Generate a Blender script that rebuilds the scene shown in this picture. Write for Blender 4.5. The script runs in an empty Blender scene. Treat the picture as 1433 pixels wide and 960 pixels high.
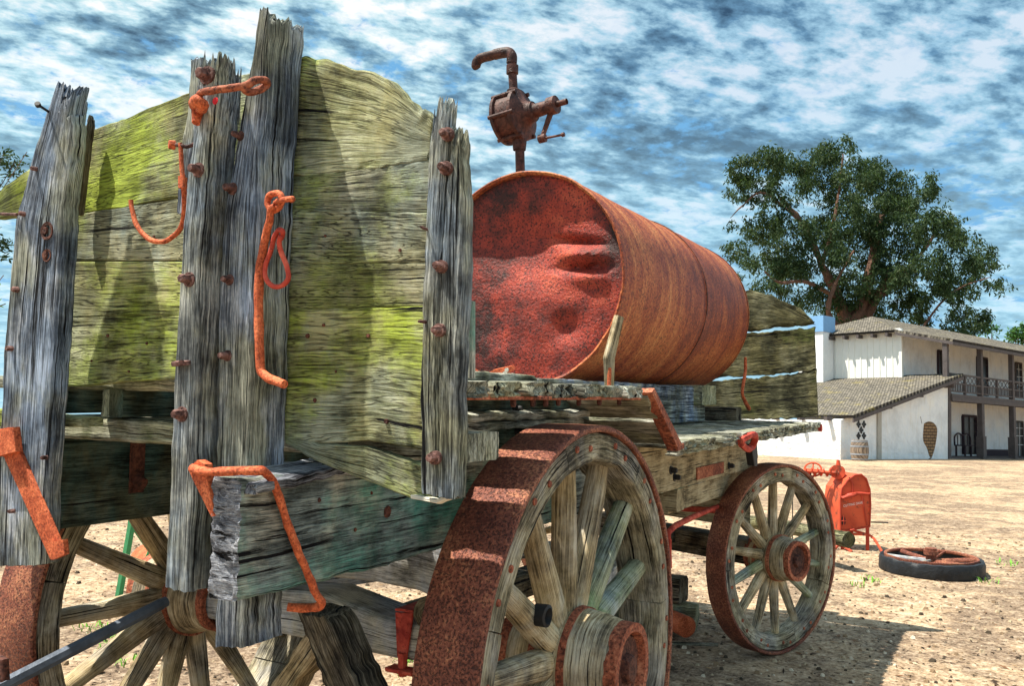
import bpy, math, random
from mathutils import Vector, Matrix, noise
V = Vector
rng = random.Random(7)
SC = bpy.context.scene
COL = SC.collection

# ---------------------------------------------------------------- camera
FPX = 1243.5
S = 1.3                                   # wagon units per metre
def basis(yaw, pitch, roll):
    y, p, r = map(math.radians, (yaw, pitch, roll))
    rt = V((math.cos(y), math.sin(y), 0)); fw = V((-math.sin(y), math.cos(y), 0)); up = V((0, 0, 1))
    f2 = fw*math.cos(p)+up*math.sin(p); u2 = up*math.cos(p)-fw*math.sin(p)
    return rt*math.cos(r)+u2*math.sin(r), u2*math.cos(r)-rt*math.sin(r), f2
Rl, Ul, Fl = basis(28.87, 3.109, .909)    # camera axes measured in the wagon's own frame (the wagon stands on a slope)
Rw, Uw, Fw = basis(28.87, 5.3, 1.7)       # camera axes in the world
CL = V((2.105, -2.641, 1.605))*S          # camera in wagon frame
BL = Matrix((Rl, Ul, Fl)).transposed(); BW = Matrix((Rw, Uw, Fw)).transposed()
Q = BW @ BL.transposed()
CW = V((2.105, -2.641, 0))
_z = (CW + Q @ ((V((1.1, 0, 0))-CL)/S)).z
CW.z = -_z
def W(p): return CW + Q @ ((V(p)-CL)/S)   # wagon frame -> world
def at(px, py, ax, val):                  # point of the wagon frame on the plane axis = val
    d = Fl + Rl*((px-716.5)/FPX) - Ul*((py-480)/FPX)
    return CL + d*((val-CL[ax])/d[ax])
def wray(px, py): return Fw + Rw*((px-716.5)/FPX) - Uw*((py-480)/FPX)
def wat(px, py, P, n):                    # point of the world on the plane through P with normal n
    d = wray(px, py); return CW + d*((P-CW).dot(n)/d.dot(n))

cam = bpy.data.cameras.new('camera'); camo = bpy.data.objects.new('camera', cam); COL.objects.link(camo)
cam.sensor_width = 36; cam.lens = FPX/1433*36; cam.clip_end = 2000; cam.clip_start = .05
camo.matrix_world = Matrix.Translation(CW) @ Matrix((Rw, Uw, -Fw)).transposed().to_4x4()
SC.camera = camo

# ---------------------------------------------------------------- sun and sky
SUND = V((.80, .54, -2.2)).normalized()
sun = bpy.data.lights.new('sun', 'SUN'); sun.energy = 5; sun.angle = math.radians(.5); sun.color = (1, .93, .8)
suno = bpy.data.objects.new('sun', sun); COL.objects.link(suno)
suno.rotation_euler = SUND.to_track_quat('-Z', 'Y').to_euler()
world = bpy.data.worlds.new('World'); SC.world = world; world.use_nodes = True
SC.view_settings.view_transform = 'Standard'; SC.view_settings.look = 'None'
SC.view_settings.exposure = .95; SC.view_settings.gamma = 1

class NT:
    def __init__(s, nt): s.nt = nt; nt.nodes.clear()
    def n(s, t, **kw):
        nd = s.nt.nodes.new(t)
        for k, v in kw.items():
            if k.startswith('i_'):
                k = k[2:]; k = int(k) if k.isdigit() else k.replace('_', ' ')
                sock = nd.inputs[k]
                if hasattr(v, 'is_linked') or isinstance(v, bpy.types.NodeSocket): s.nt.links.new(v, sock)
                else: sock.default_value = v
            else: setattr(nd, k, v)
        return nd
    def link(s, a, b): s.nt.links.new(a, b)
    def noise(s, vec, scale, detail=6, rough=.6, dist=0):
        return s.n('ShaderNodeTexNoise', i_Vector=vec, i_Scale=scale, i_Detail=detail, i_Roughness=rough, i_Distortion=dist).outputs['Fac']
    def map(s, vec, sc=(1, 1, 1), loc=(0, 0, 0), rot=(0, 0, 0)):
        return s.n('ShaderNodeMapping', i_Vector=vec, i_Scale=sc, i_Location=loc, i_Rotation=rot).outputs[0]
    def ramp(s, fac, stops, interp='LINEAR'):
        r = s.n('ShaderNodeValToRGB', i_Fac=fac); cr = r.color_ramp; cr.interpolation = interp
        while len(cr.elements) < len(stops): cr.elements.new(.5)
        for e, (p, c) in zip(cr.elements, stops):
            e.position = p; e.color = (c[0], c[1], c[2], 1) if hasattr(c, '__len__') else (c, c, c, 1)
        return r.outputs['Color']
    def mix(s, fac, a, b, mode='MIX'):
        m = s.n('ShaderNodeMix', data_type='RGBA', blend_type=mode)
        for i, v in ((0, fac), (6, a), (7, b)):
            if isinstance(v, bpy.types.NodeSocket): s.link(v, m.inputs[i])
            elif i == 0: m.inputs[0].default_value = v
            else: m.inputs[i].default_value = (v[0], v[1], v[2], 1) if hasattr(v, '__len__') else (v, v, v, 1)
        return m.outputs[2]
    def math(s, op, a, b=0., c=None):
        m = s.n('ShaderNodeMath', operation=op)
        for i, v in enumerate((a, b, c)):
            if v is None: continue
            if isinstance(v, bpy.types.NodeSocket): s.link(v, m.inputs[i])
            else: m.inputs[i].default_value = v
        return m.outputs[0]

w = NT(world.node_tree)
sky = w.n('ShaderNodeTexSky', sky_type='NISHITA', sun_disc=False)
sky.sun_elevation = math.asin(-SUND.z); sky.sun_rotation = math.atan2(-SUND.x, -SUND.y); sky.altitude = 100
gen = w.n('ShaderNodeTexCoord').outputs['Generated']
sep = w.n('ShaderNodeSeparateXYZ', i_0=gen)
den = w.math('ADD', w.math('MAXIMUM', sep.outputs[2], 0.), .16)
cx_ = w.math('DIVIDE', sep.outputs[0], den); cy_ = w.math('DIVIDE', sep.outputs[1], den)
pv = w.n('ShaderNodeCombineXYZ', i_0=cx_, i_1=cy_).outputs[0]
pv = w.map(pv, (1, 1, 1), (3.1, 1.7, 0), (0, 0, .5))
pvs = w.map(pv, (1., .8, 1), rot=(0, 0, .35))
big = w.noise(pvs, 1.1, 3, .5)
mid = w.noise(pvs, 8.5, 6, .58, .15)
fine = w.noise(pv, 26, 5, .6, 0)
den2 = w.math('ADD', w.math('MULTIPLY', big, .34), w.math('ADD', w.math('MULTIPLY', mid, .42), w.math('MULTIPLY', fine, .26)))
cloudmask = w.ramp(den2, [(.405, 0), (.46, .85), (.52, 1)])
shade_n = w.math('ADD', w.math('MULTIPLY', w.noise(w.map(pvs, loc=(5, 5, 0)), 2.4, 8, .6, .1), .5), w.math('MULTIPLY', w.noise(w.map(pvs, (1, .8, 1), loc=(2, 5, 0)), 15, 6, .6, .1), .5))
dU0 = wray(1250, 60).normalized(); dd0 = w.n('ShaderNodeVectorMath', operation='DOT_PRODUCT', i_0=gen, i_1=tuple(dU0)).outputs['Value']
shade_n = w.math('SUBTRACT', shade_n, w.math('MULTIPLY', w.ramp(dd0, [(.85, 0), (.985, 1)]), .034))
cloudcol = w.ramp(shade_n, [(.38, (.06, .12, .19)), (.45, (.20, .37, .50)), (.505, (.52, .76, .85)), (.565, (.98, 1.0, 1.0))])
dU = wray(1300, 30).normalized(); dd_ = w.n('ShaderNodeVectorMath', operation='DOT_PRODUCT', i_0=gen, i_1=tuple(dU)).outputs['Value']
mood = w.ramp(dd_, [(.86, (1, 1, 1)), (.985, (.66, .76, .88))])
cloudcol = w.mix(1., cloudcol, mood, 'MULTIPLY')
low = w.ramp(sep.outputs[2], [(.0, 1), (.38, 0)])
cloudcol = w.mix(w.math('MULTIPLY', low, .8), cloudcol, (.50, .84, 1.0))
skyc = w.mix(.7, sky.outputs[0], (.9, 3.0, 5.2))
bg1 = w.n('ShaderNodeBackground', i_Color=skyc, i_Strength=.085)
bg2 = w.n('ShaderNodeBackground', i_Color=cloudcol, i_Strength=.55)
ms = w.n('ShaderNodeMixShader', i_0=cloudmask, i_1=bg1.outputs[0], i_2=bg2.outputs[0])
w.n('ShaderNodeOutputWorld', i_Surface=ms.outputs[0])

# ---------------------------------------------------------------- materials
def newmat(name):
    m = bpy.data.materials.new(name); m.use_nodes = True; return m, NT(m.node_tree)
def finish(t, col, rough=.85, height=None, dist=.004, metal=0., strength=1., spec=.3):
    b = t.n('ShaderNodeBsdfPrincipled', i_Roughness=rough, i_Metallic=metal)
    b.inputs['Specular IOR Level'].default_value = spec
    if isinstance(col, bpy.types.NodeSocket): t.link(col, b.inputs['Base Color'])
    else: b.inputs['Base Color'].default_value = (*col, 1)
    if height is not None:
        bp = t.n('ShaderNodeBump', i_Height=height, i_Distance=dist, i_Strength=strength); t.link(bp.outputs[0], b.inputs['Normal'])
    t.n('ShaderNodeOutputMaterial', i_Surface=b.outputs[0])
    return b
def wood(name, dark, mid, light, tintA=None, tintB=None, patch=None, patchamt=.5, patchscale=3., gs=1., crack=.5, dist=.006, rings=1., rn=30, tamt=.6, rx=9., ry=.55):
    m, t = newmat(name)
    tc = t.n('ShaderNodeTexCoord'); uv = tc.outputs['UV']; ob = tc.outputs['Object']
    warp = t.noise(t.map(uv, (4, 2.2, 1)), 1, 4, .55)
    wv = t.n('ShaderNodeCombineXYZ', i_0=t.math('MULTIPLY', t.math('SUBTRACT', warp, .5), .022)).outputs[0]
    uw = t.n('ShaderNodeVectorMath', operation='ADD', i_0=uv, i_1=wv).outputs[0]
    fine = t.noise(t.map(uw, (115, 5, 1)), 1, 6, .78)
    band = t.noise(t.map(uw, (42*gs, 1.6, 1)), 1, 7, .72)
    crk = t.noise(t.map(uw, (70*gs, 1.3, 1), (9, 4, 0)), 1, 7, .66, .3)
    blot = t.noise(ob, 5.5, 6, .65)
    rf = t.math('MULTIPLY', t.noise(t.map(uw, (rx, ry, 1), (3, 3, 0)), 1, 4, .55), rn)
    ring = t.math('PINGPONG', rf, .5)
    line = t.ramp(t.math('ADD', ring, t.math('MULTIPLY', t.math('SUBTRACT', fine, .5), .25)), [(0, 0), (.07, .3), (.17, 1)])
    f2 = t.ramp(fine, [(.32, 0), (.68, 1)]); b2 = t.ramp(band, [(.32, 0), (.68, 1)]); l2 = t.ramp(blot, [(.35, 0), (.65, 1)])
    g = t.math('ADD', t.math('MULTIPLY', f2, .42), t.math('ADD', t.math('MULTIPLY', b2, .24), t.math('MULTIPLY', l2, .34)))
    col = t.ramp(g, [(.28, dark), (.48, mid), (.68, light)])
    g3 = t.ramp(g, [(.27, 0), (.71, 1)])
    if tintA:
        k = t.ramp(t.noise(t.map(ob, (1, 1, .6), (3, 1, 2)), 5.5, 5, .62), [(.43, 0), (.56, 1)])
        col = t.mix(t.math('MULTIPLY', k, tamt), col, t.mix(g3, [c*.18 for c in tintA], [min(1, c*1.35) for c in tintA]))
    if tintB:
        k = t.ramp(t.noise(t.map(ob, (1, 1, .6), (7, 8, 2)), 4.8, 5, .62), [(.45, 0), (.58, 1)])
        col = t.mix(t.math('MULTIPLY', k, tamt), col, t.mix(g3, [c*.18 for c in tintB], [min(1, c*1.35) for c in tintB]))
    if patch:
        k = t.ramp(t.math('ADD', t.math('MULTIPLY', t.noise(t.map(ob, loc=(1, 6, 2)), patchscale, 8, .68), .78), t.math('MULTIPLY', fine, .22)), [(.60-.2*patchamt, 0), (.60-.2*patchamt+.12, 1)])
        col = t.mix(t.math('MULTIPLY', k, .85), col, t.mix(g3, [c*.3 for c in patch], [min(1, c*1.5) for c in patch]))
    if rings: col = t.mix(t.math('MULTIPLY', t.math('SUBTRACT', 1, line), .85*rings), col, (.015, .014, .012))
    ck = t.ramp(crk, [(.355+.035*crack, 0), (.38+.045*crack, 1)])
    col = t.mix(ck, (.008, .008, .01), col)
    hh = t.math('ADD', t.math('ADD', t.math('MULTIPLY', f2, .35), t.math('MULTIPLY', b2, .3)), t.math('ADD', t.math('MULTIPLY', ck, .9), t.math('MULTIPLY', line, .6*rings)))
    finish(t, col, .9, hh, dist, spec=.15)
    return m
def rust(name, c0, c1, c2, sp=55, pit=.5, dist=.003, rough=.8, blotch=4.):
    m, t = newmat(name)
    ob = t.n('ShaderNodeTexCoord').outputs['Object']
    n1 = t.noise(ob, sp, 5, .65); n2 = t.noise(t.map(ob, loc=(4, 4, 4)), blotch, 5, .6)
    g = t.math('ADD', t.math('MULTIPLY', n1, .55), t.math('MULTIPLY', n2, .45))
    col = t.ramp(g, [(.38, c0), (.5, c1), (.62, c2)])
    pt = t.ramp(t.noise(t.map(ob, loc=(1, 2, 8)), sp*1.6, 2, .5), [(.38, 0), (.38+.12*pit+.01, 1)])
    col = t.mix(t.math('MULTIPLY', t.math('SUBTRACT', 1, pt), pit), col, (.02, .008, .008))
    finish(t, col, rough, t.math('ADD', n1, pt), dist, spec=.3)
    return m
def plain(name, c, rough=.8, var=.25, sc=6., dist=.003, bs=30., metal=0.):
    m, t = newmat(name)
    ob = t.n('ShaderNodeTexCoord').outputs['Object']
    n1 = t.noise(ob, sc, 6, .65); n2 = t.noise(ob, bs, 5, .6)
    g = t.math('ADD', t.math('MULTIPLY', n1, .6), t.math('MULTIPLY', n2, .4))
    col = t.ramp(g, [(.35, [x*(1-var) for x in c]), (.65, [min(1, x*(1+var*.6)) for x in c])])
    finish(t, col, rough, n2, dist, metal=metal)
    return m

M = {}
M['post'] = wood('weathered grey post wood', (.045, .055, .08), (.24, .275, .33), (.72, .76, .82), (.30, .42, .62), (.46, .45, .26), crack=1.1, dist=.010, rings=.75, rn=26, rx=16, ry=.35)
M['post2'] = wood('weathered olive post wood', (.045, .05, .055), (.26, .28, .28), (.72, .74, .68), (.34, .46, .62), (.52, .49, .26), crack=.9, dist=.010, rings=.75, rn=26, rx=16, ry=.35)
M['endgrain'] = wood('rotten end grain', (.03, .03, .04), (.34, .36, .42), (.85, .88, .95), gs=.35, crack=1.3, dist=.02, rings=.3)
M['plank'] = wood('mossy plank wood', (.07, .07, .03), (.44, .47, .24), (.82, .84, .56), (.30, .34, .30), (.50, .45, .17), (.44, .56, .05), .62, 2.6, gs=.5, crack=.1, dist=.011, rings=.7, rn=30, rx=8, ry=.6)
M['plankgrey'] = wood('grey green plank wood', (.07, .07, .05), (.42, .42, .28), (.86, .84, .62), (.26, .36, .36), (.50, .46, .22), (.38, .46, .09), .42, 3.0, gs=.5, crack=.4, dist=.013, rings=.9, rn=34, rx=8, ry=.8)
M['plankdark'] = wood('dark olive plank wood', (.02, .02, .012), (.10, .10, .055), (.30, .29, .18), None, (.20, .18, .07), (.09, .12, .025), .3, 3.0, gs=.5, crack=.9, dist=.013, rings=.8, rn=26)
M['deck'] = wood('bleached deck board', (.06, .06, .05), (.33, .33, .27), (.74, .74, .64), None, (.42, .42, .24), (.2, .24, .1), .15, 5, crack=.9, dist=.010, rings=.5)
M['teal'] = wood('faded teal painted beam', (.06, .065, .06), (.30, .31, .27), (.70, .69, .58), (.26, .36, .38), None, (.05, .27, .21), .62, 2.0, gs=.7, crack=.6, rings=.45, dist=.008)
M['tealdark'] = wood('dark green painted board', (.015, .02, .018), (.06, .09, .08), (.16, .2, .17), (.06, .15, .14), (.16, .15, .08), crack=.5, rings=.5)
M['ochre'] = wood('bare ochre board', (.10, .08, .05), (.34, .28, .17), (.52, .45, .30), None, None, (.16, .15, .10), .2, 3, crack=.2, dist=.003, rings=.2)
M['spoke'] = wood('honey grey spoke wood', (.09, .07, .045), (.42, .33, .20), (.74, .66, .48), (.36, .34, .30), (.52, .38, .18), None, crack=.35, dist=.004, rings=.3, rx=14, ry=.3)
M['spokegreen'] = wood('mossy spoke wood', (.08, .09, .06), (.32, .36, .27), (.66, .70, .60), (.34, .42, .46), (.42, .42, .2), (.16, .26, .10), .45, 7, crack=.35, dist=.004, rings=.3, rx=14, ry=.3)
M['felloe'] = wood('wheel rim wood', (.04, .032, .022), (.34, .29, .20), (.68, .62, .48), (.33, .33, .33), (.42, .37, .22), (.06, .042, .026), .22, 5, crack=.6, dist=.008, rings=.5)
M['darkwood'] = wood('dark split timber', (.015, .013, .011), (.10, .085, .065), (.32, .28, .21), None, (.2, .15, .08), gs=.6, crack=1.2, dist=.012, rings=.6)
M['greytimber'] = wood('pale axle timber', (.13, .13, .12), (.42, .42, .41), (.72, .72, .71), (.42, .46, .55), (.5, .45, .3), crack=.3, dist=.004, rings=.2)
M['rustdark'] = rust('dark rust', (.03, .012, .01), (.10, .035, .025), (.20, .075, .045))
M['rusttyre'] = rust('tyre rust', (.10, .028, .020), (.23, .070, .042), (.46, .19, .10), 90, .6, .004, .6, 5.)
M['rustmid'] = rust('brown red rust', (.12, .035, .022), (.34, .095, .05), (.56, .22, .12), 70, .5, .002)
M['rusthook'] = rust('orange rusted iron', (.30, .05, .018), (.56, .12, .045), (.80, .22, .09), 120, .3, .002, .75, 14.)
M['rustred'] = rust('red oxide paint', (.25, .02, .015), (.52, .07, .045), (.7, .16, .1), 20, .15)
M['bolt'] = rust('bolt rust', (.045, .02, .018), (.14, .065, .055), (.28, .16, .14), 60, .5)
M['pump'] = rust('pump iron', (.018, .008, .007), (.06, .022, .018), (.14, .055, .04), 30, .3, rough=.6)
m, t = newmat('tank end rust'); M['tankend'] = m
ob = t.n('ShaderNodeTexCoord').outputs['Object']
nb_ = t.noise(ob, 2.1, 7, .62, .4); nf_ = t.noise(ob, 75, 4, .7); nm_ = t.noise(ob, 13, 5, .65)
g = t.math('ADD', t.math('MULTIPLY', nb_, .6), t.math('ADD', t.math('MULTIPLY', nf_, .15), t.math('MULTIPLY', nm_, .25)))
col = t.ramp(g, [(.42, (.045, .010, .009)), (.48, (.20, .024, .016)), (.545, (.40, .042, .022)), (.62, (.58, .10, .045))])
col = t.mix(1., col, t.ramp(t.noise(t.map(ob, loc=(8, 3, 1)), 105, 2, .5), [(.36, .22), (.47, 1)]), 'MULTIPLY')
finish(t, col, .55, t.math('ADD', nf_, t.math('MULTIPLY', nm_, .8)), .008, spec=.4)
M['black'] = plain('black rubber', (.018, .022, .028), .55, .4, 8, .01, 18)
M['blackiron'] = plain('black iron', (.02, .02, .022), .6)
m, t = newmat('worn orange paint'); M['orange'] = m
ob = t.n('ShaderNodeTexCoord').outputs['Object']; n1 = t.noise(ob, 7, 7, .7); n2 = t.noise(t.map(ob, loc=(3, 3, 3)), 2.5, 4, .6)
finish(t, t.mix(t.ramp(n1, [(.36, .9), (.46, 0)]), t.ramp(n2, [(.35, (.42, .05, .02)), (.6, (.68, .11, .045))]), (.13, .05, .03)), .6, n1, .003)
M['orangedark'] = plain('deep orange paint', (.42, .05, .025), .6, .3, 5)
M['white'] = plain('white lettering', (.85, .8, .78), .7, .05)
M['green'] = plain('green paint', (.06, .30, .13), .6, .3)
M['bluesteel'] = plain('blue grey steel bar', (.13, .155, .2), .42, .45, 9, .004, 20, .3)
M['redpaint'] = plain('red spray mark', (.7, .02, .03), .7, .1)
M['moss'] = plain('moss', (.12, .2, .03), .95, .4, 20, .01)
M['web'] = plain('pale splinter', (.6, .58, .5), .8, .2)

# tank shell: bands of rust round the drum (UV v runs along the drum)
m, t = newmat('tank shell rust'); M['tankshell'] = m
uv = t.n('ShaderNodeTexCoord').outputs['UV']; ob = t.n('ShaderNodeTexCoord').outputs['Object']
ring = t.noise(t.map(uv, (.35, 9, 1)), 1, 8, .72); fn = t.noise(ob, 60, 6, .75); bl = t.noise(ob, 2.6, 6, .65)
g = t.math('ADD', t.math('MULTIPLY', ring, .36), t.math('ADD', t.math('MULTIPLY', fn, .32), t.math('MULTIPLY', bl, .34)))
col = t.ramp(g, [(.42, (.12, .020, .012)), (.485, (.30, .058, .020)), (.54, (.47, .135, .040)), (.61, (.62, .25, .085))])
spk = t.ramp(t.noise(ob, 80, 3, .6), [(.37, .3), (.48, 1)])
col = t.mix(1., col, spk, 'MULTIPLY')
finish(t, col, .62, t.math('ADD', t.math('MULTIPLY', fn, .5), ring), .004, spec=.4)

# ---------------------------------------------------------------- mesh builder
def lerp(a, b, t): return a+(b-a)*t
def samp(P, t):
    n = len(P)-1
    if n <= 0: return P[0]
    x = min(max(t, 0), 1)*n; i = min(int(x), n-1); return lerp(P[i], P[i+1], x-i)
def catmull(P, k=6):
    P = [V(p) for p in P]; out = []
    for i in range(len(P)-1):
        a = P[max(i-1, 0)]; b = P[i]; c = P[i+1]; d = P[min(i+2, len(P)-1)]
        for j in range(k):
            s = j/k; out.append(.5*((2*b)+(c-a)*s+(2*a-5*b+4*c-d)*s*s+(3*b-a-3*c+d)*s**3))
    return out+[P[-1]]
def nz(p): return noise.noise_vector(p)
def edgegrid(n, e):      # 0..1 positions with extra lines near both ends
    base = [i/n for i in range(n+1)]
    return sorted(set([0, 1]+[x for x in base if e < x < 1-e]+[e*.35, e*.75, e, 1-e, 1-e*.75, 1-e*.35]))
class MB:
    def __init__(s, xf=None): s.v = []; s.f = []; s.uv = []; s.xf = xf if xf is not None else W; s.mi = []; s.cm = 0
    def add(s, vs, fs, uvs):      # uvs: per vertex
        o = len(s.v); s.v += [V(p) for p in vs]
        for f in fs: s.f.append([o+i for i in f]); s.uv.append([uvs[i] for i in f]); s.mi.append(s.cm)
    def slab(s, A, B, th, td, nu=8, nv=40, nw=3, r=.008, amp=.004, rag0=0., rag1=0., gf=40., edge=0., vlen=None, endmat=None):
        """board: A and B are the two long edges of the visible face, thickness th along td"""
        A = [V(p) for p in A]; B = [V(p) for p in B]; td = V(td).normalized()
        L = vlen or sum((A[i+1]-A[i]).length for i in range(len(A)-1)) or 1
        width = max(max((a-b).length for a, b in zip(A, B)), .01)
        seed = V((rng.random()*50, rng.random()*50, rng.random()*50)); ou, ov = rng.random()*20, rng.random()*20
        ge = min(.45, r*1.2/width); gt = min(.45, r*1.2/th)
        us = edgegrid(nu, ge); ws = edgegrid(nw, gt); vs = [i/nv for i in range(nv+1)]
        def pos(u, v, w_):
            a, b = samp(A, v), samp(B, v); ax = b-a; wd = ax.length
            if wd > 1e-6: ax = ax/wd
            x, y = u*wd, w_*th
            cx = min(max(x, min(r, wd/2)), wd-min(r, wd/2)); cy = min(max(y, min(r, th/2)), th-min(r, th/2))
            dx, dy = x-cx, y-cy; l = math.hypot(dx, dy); rr = min(r, wd/2, th/2)
            if l > rr: x = cx+dx/l*rr; y = cy+dy/l*rr
            p = a+ax*x+td*y
            q = V((x*gf, v*L*1.3, y*gf))+seed
            d = nz(q)*amp*.55+nz(V((x*7, v*L*.6, y*7))+seed)*amp*.8
            if edge:
                e = max(0, 1-min(x, wd-x)/.03); d += nz(V((u*3, v*L*9, 0))+seed)*edge*e+nz(V((u*3, v*L*30, 0))+seed)*edge*.5*e
            al = (samp(A, min(v+.01, 1))-samp(A, max(v-.01, 0))).normalized()
            if rag0 and v < .12: d += al*(1-v/.12)*rag0*abs(noise.noise(V((x*38, y*38, 1))+seed)*2+.25*noise.noise(V((x*130, y*130, 1))))
            if rag1 and v > .88: d -= al*((v-.88)/.12)*rag1*abs(noise.noise(V((x*38, y*38, 5))+seed)*2+.25*noise.noise(V((x*130, y*130, 1))))
            return p+d
        def grid(a, b, f, uvf):
            vv = [f(x, y) for x in a for y in b]; uu = [uvf(x, y) for x in a for y in b]; nb = len(b)
            s.add(vv, [(i*nb+j, i*nb+j+1, (i+1)*nb+j+1, (i+1)*nb+j) for i in range(len(a)-1) for j in range(nb-1)], uu)
        grid(us, vs, lambda u, v: pos(u, v, 0), lambda u, v: (ou+u*width, ov+v*L))
        grid(us, vs, lambda u, v: pos(u, v, 1), lambda u, v: (ou+3+u*width, ov+v*L))
        grid(ws, vs, lambda x, v: pos(0, v, x), lambda x, v: (ou+6+x*th, ov+v*L))
        grid(ws, vs, lambda x, v: pos(1, v, x), lambda x, v: (ou+8+x*th, ov+v*L))
        if endmat is not None: s.cm = endmat
        grid(us, ws, lambda u, x: pos(u, 0, x), lambda u, x: (ou+u*width, ov+x*th*4))
        grid(us, ws, lambda u, x: pos(u, 1, x), lambda u, x: (ou+u*width, ov+x*th*4))
        s.cm = 0
    def box(s, a, b, r=.004, amp=.001, grain=None, **k):     # axis-aligned, grain along the longest side
        a, b = V(a), V(b); a, b = V([min(x, y) for x, y in zip(a, b)]), V([max(x, y) for x, y in zip(a, b)])
        d = b-a; o = sorted(range(3), key=lambda i: d[i])
        g, u, t_ = (o[2], o[1], o[0]) if grain is None else (grain, *[i for i in o[::-1] if i != grain])
        e = lambda i: V([1 if j == i else 0 for j in range(3)])
        k.setdefault('nu', max(2, min(10, int(d[u]/.03)))); k.setdefault('nv', max(2, min(60, int(d[g]/.04))))
        k.setdefault('nw', max(2, min(8, int(d[t_]/.03))))
        s.slab([a, a+e(g)*d[g]], [a+e(u)*d[u], a+e(u)*d[u]+e(g)*d[g]], d[t_], e(t_), r=r, amp=amp, **k)
    def tube(s, P, r, n=10, k=6, smooth=True, amp=0., flat=1., caps=True):
        P = catmull(P, k) if smooth else [V(p) for p in P]
        R_ = r if hasattr(r, '__len__') else [r, r]; m_ = len(P); vs = []; uu = []; L = 0
        T = (P[1]-P[0]).normalized(); N = T.orthogonal().normalized()
        for i, p in enumerate(P):
            T2 = (P[min(i+1, m_-1)]-P[max(i-1, 0)]).normalized(); N = (N-T2*N.dot(T2)).normalized(); Bn = T2.cross(N)
            if i: L += (P[i]-P[i-1]).length
            rr = samp(R_, i/(m_-1))
            for j in range(n+1):
                a = 2*math.pi*j/n; q = p+N*math.cos(a)*rr+Bn*math.sin(a)*rr*flat
                if amp: q += nz(V(q)*28)*amp
                if j == n: q = V(vs[-n])
                vs.append(q); uu.append((j/n*rr*6.28, L))
        fs = [(i*(n+1)+j, i*(n+1)+j+1, (i+1)*(n+1)+j+1, (i+1)*(n+1)+j) for i in range(m_-1) for j in range(n)]
        if caps:
            for i in (0, m_-1):
                c = len(vs); vs.append(sum((vs[i*(n+1)+j] for j in range(n)), V())/n); uu.append((0, 0))
                fs += [(c, i*(n+1)+j, i*(n+1)+j+1) for j in range(n)]
        s.add(vs, fs, uu)
    def lathe(s, o, ax, prof, n=32, a0=0., a1=2*math.pi, amp=0., up=None, uvs=1.):
        o, ax = V(o), V(ax).normalized(); e1 = (V(up)-ax*V(up).dot(ax)).normalized() if up else ax.orthogonal().normalized(); e2 = ax.cross(e1)
        vs = []; uu = []; m_ = len(prof); l = 0
        for i, (h, r_) in enumerate(prof):
            if i: l += math.hypot(h-prof[i-1][0], r_-prof[i-1][1])
            for j in range(n+1):
                a = a0+(a1-a0)*j/n; q = o+ax*h+(e1*math.cos(a)+e2*math.sin(a))*r_
                if amp: q += nz(q*9)*amp+nz(q*40)*amp*.4
                vs.append(q); uu.append((l*uvs, a*max(r_, .1)))
        s.add(vs, [(i*(n+1)+j, i*(n+1)+j+1, (i+1)*(n+1)+j+1, (i+1)*(n+1)+j) for i in range(m_-1) for j in range(n)], uu)
    def poly(s, P, th, td):       # flat outline with thickness
        P = [V(p) for p in P]; td = V(td).normalized()*th; n = len(P); Q_ = [p+td for p in P]
        s.add(P+Q_, [list(range(n)), list(range(2*n-1, n-1, -1))]+[(i, (i+1) % n, n+(i+1) % n, n+i) for i in range(n)], [(p.x+p.y, p.z) for p in P+Q_])
    def build(s, name, mats, parent=None, smooth=True, label=None, loc=None):
        mats = mats if isinstance(mats, (list, tuple)) else [mats]
        vs = [s.xf(p) for p in s.v]
        o0 = V(parent['_o']) if parent is not None else (V(loc) if loc else V((0, 0, 0)))
        me = bpy.data.meshes.new(name); me.from_pydata([p-o0 for p in vs], [], s.f)
        ul = me.uv_layers.new(name='UVMap'); flat = [c for f in s.uv for q in f for c in q[:2]]
        ul.data.foreach_set('uv', flat)
        for m_ in mats: me.materials.append(m_)
        me.polygons.foreach_set('material_index', s.mi); me.polygons.foreach_set('use_smooth', [smooth]*len(s.f))
        me.update()
        import bmesh
        bm = bmesh.new(); bm.from_mesh(me); bmesh.ops.remove_doubles(bm, verts=bm.verts, dist=1e-5); bmesh.ops.recalc_face_normals(bm, faces=bm.faces)
        if smooth:
            for e in bm.edges:
                if len(e.link_faces) == 2 and e.calc_face_angle(0) > .75: e.smooth = False
        bm.to_mesh(me); bm.free()
        o = bpy.data.objects.new(name, me); COL.objects.link(o)
        if parent is not None: o.parent = parent; o['_o'] = parent['_o']
        else: o.location = o0; o['_o'] = list(o0)
        if label: o['label'] = label
        return o
def I(p): return V(p)
def thing(name, loc, label, cat, group=None):
    o = bpy.data.objects.new(name, None); COL.objects.link(o); o.location = loc; o['_o'] = list(loc); o['label'] = label; o['category'] = cat
    if group: o['group'] = group
    return o
def sub(name, root):
    o = bpy.data.objects.new(name, None); COL.objects.link(o); o.parent = root; o['_o'] = root['_o']; return o
def tag(o, label, cat, group=None):
    o['label'] = label; o['category'] = cat
    if group: o['group'] = group
    return o
def struct(o, kind='structure'): o['kind'] = kind; return o
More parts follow.
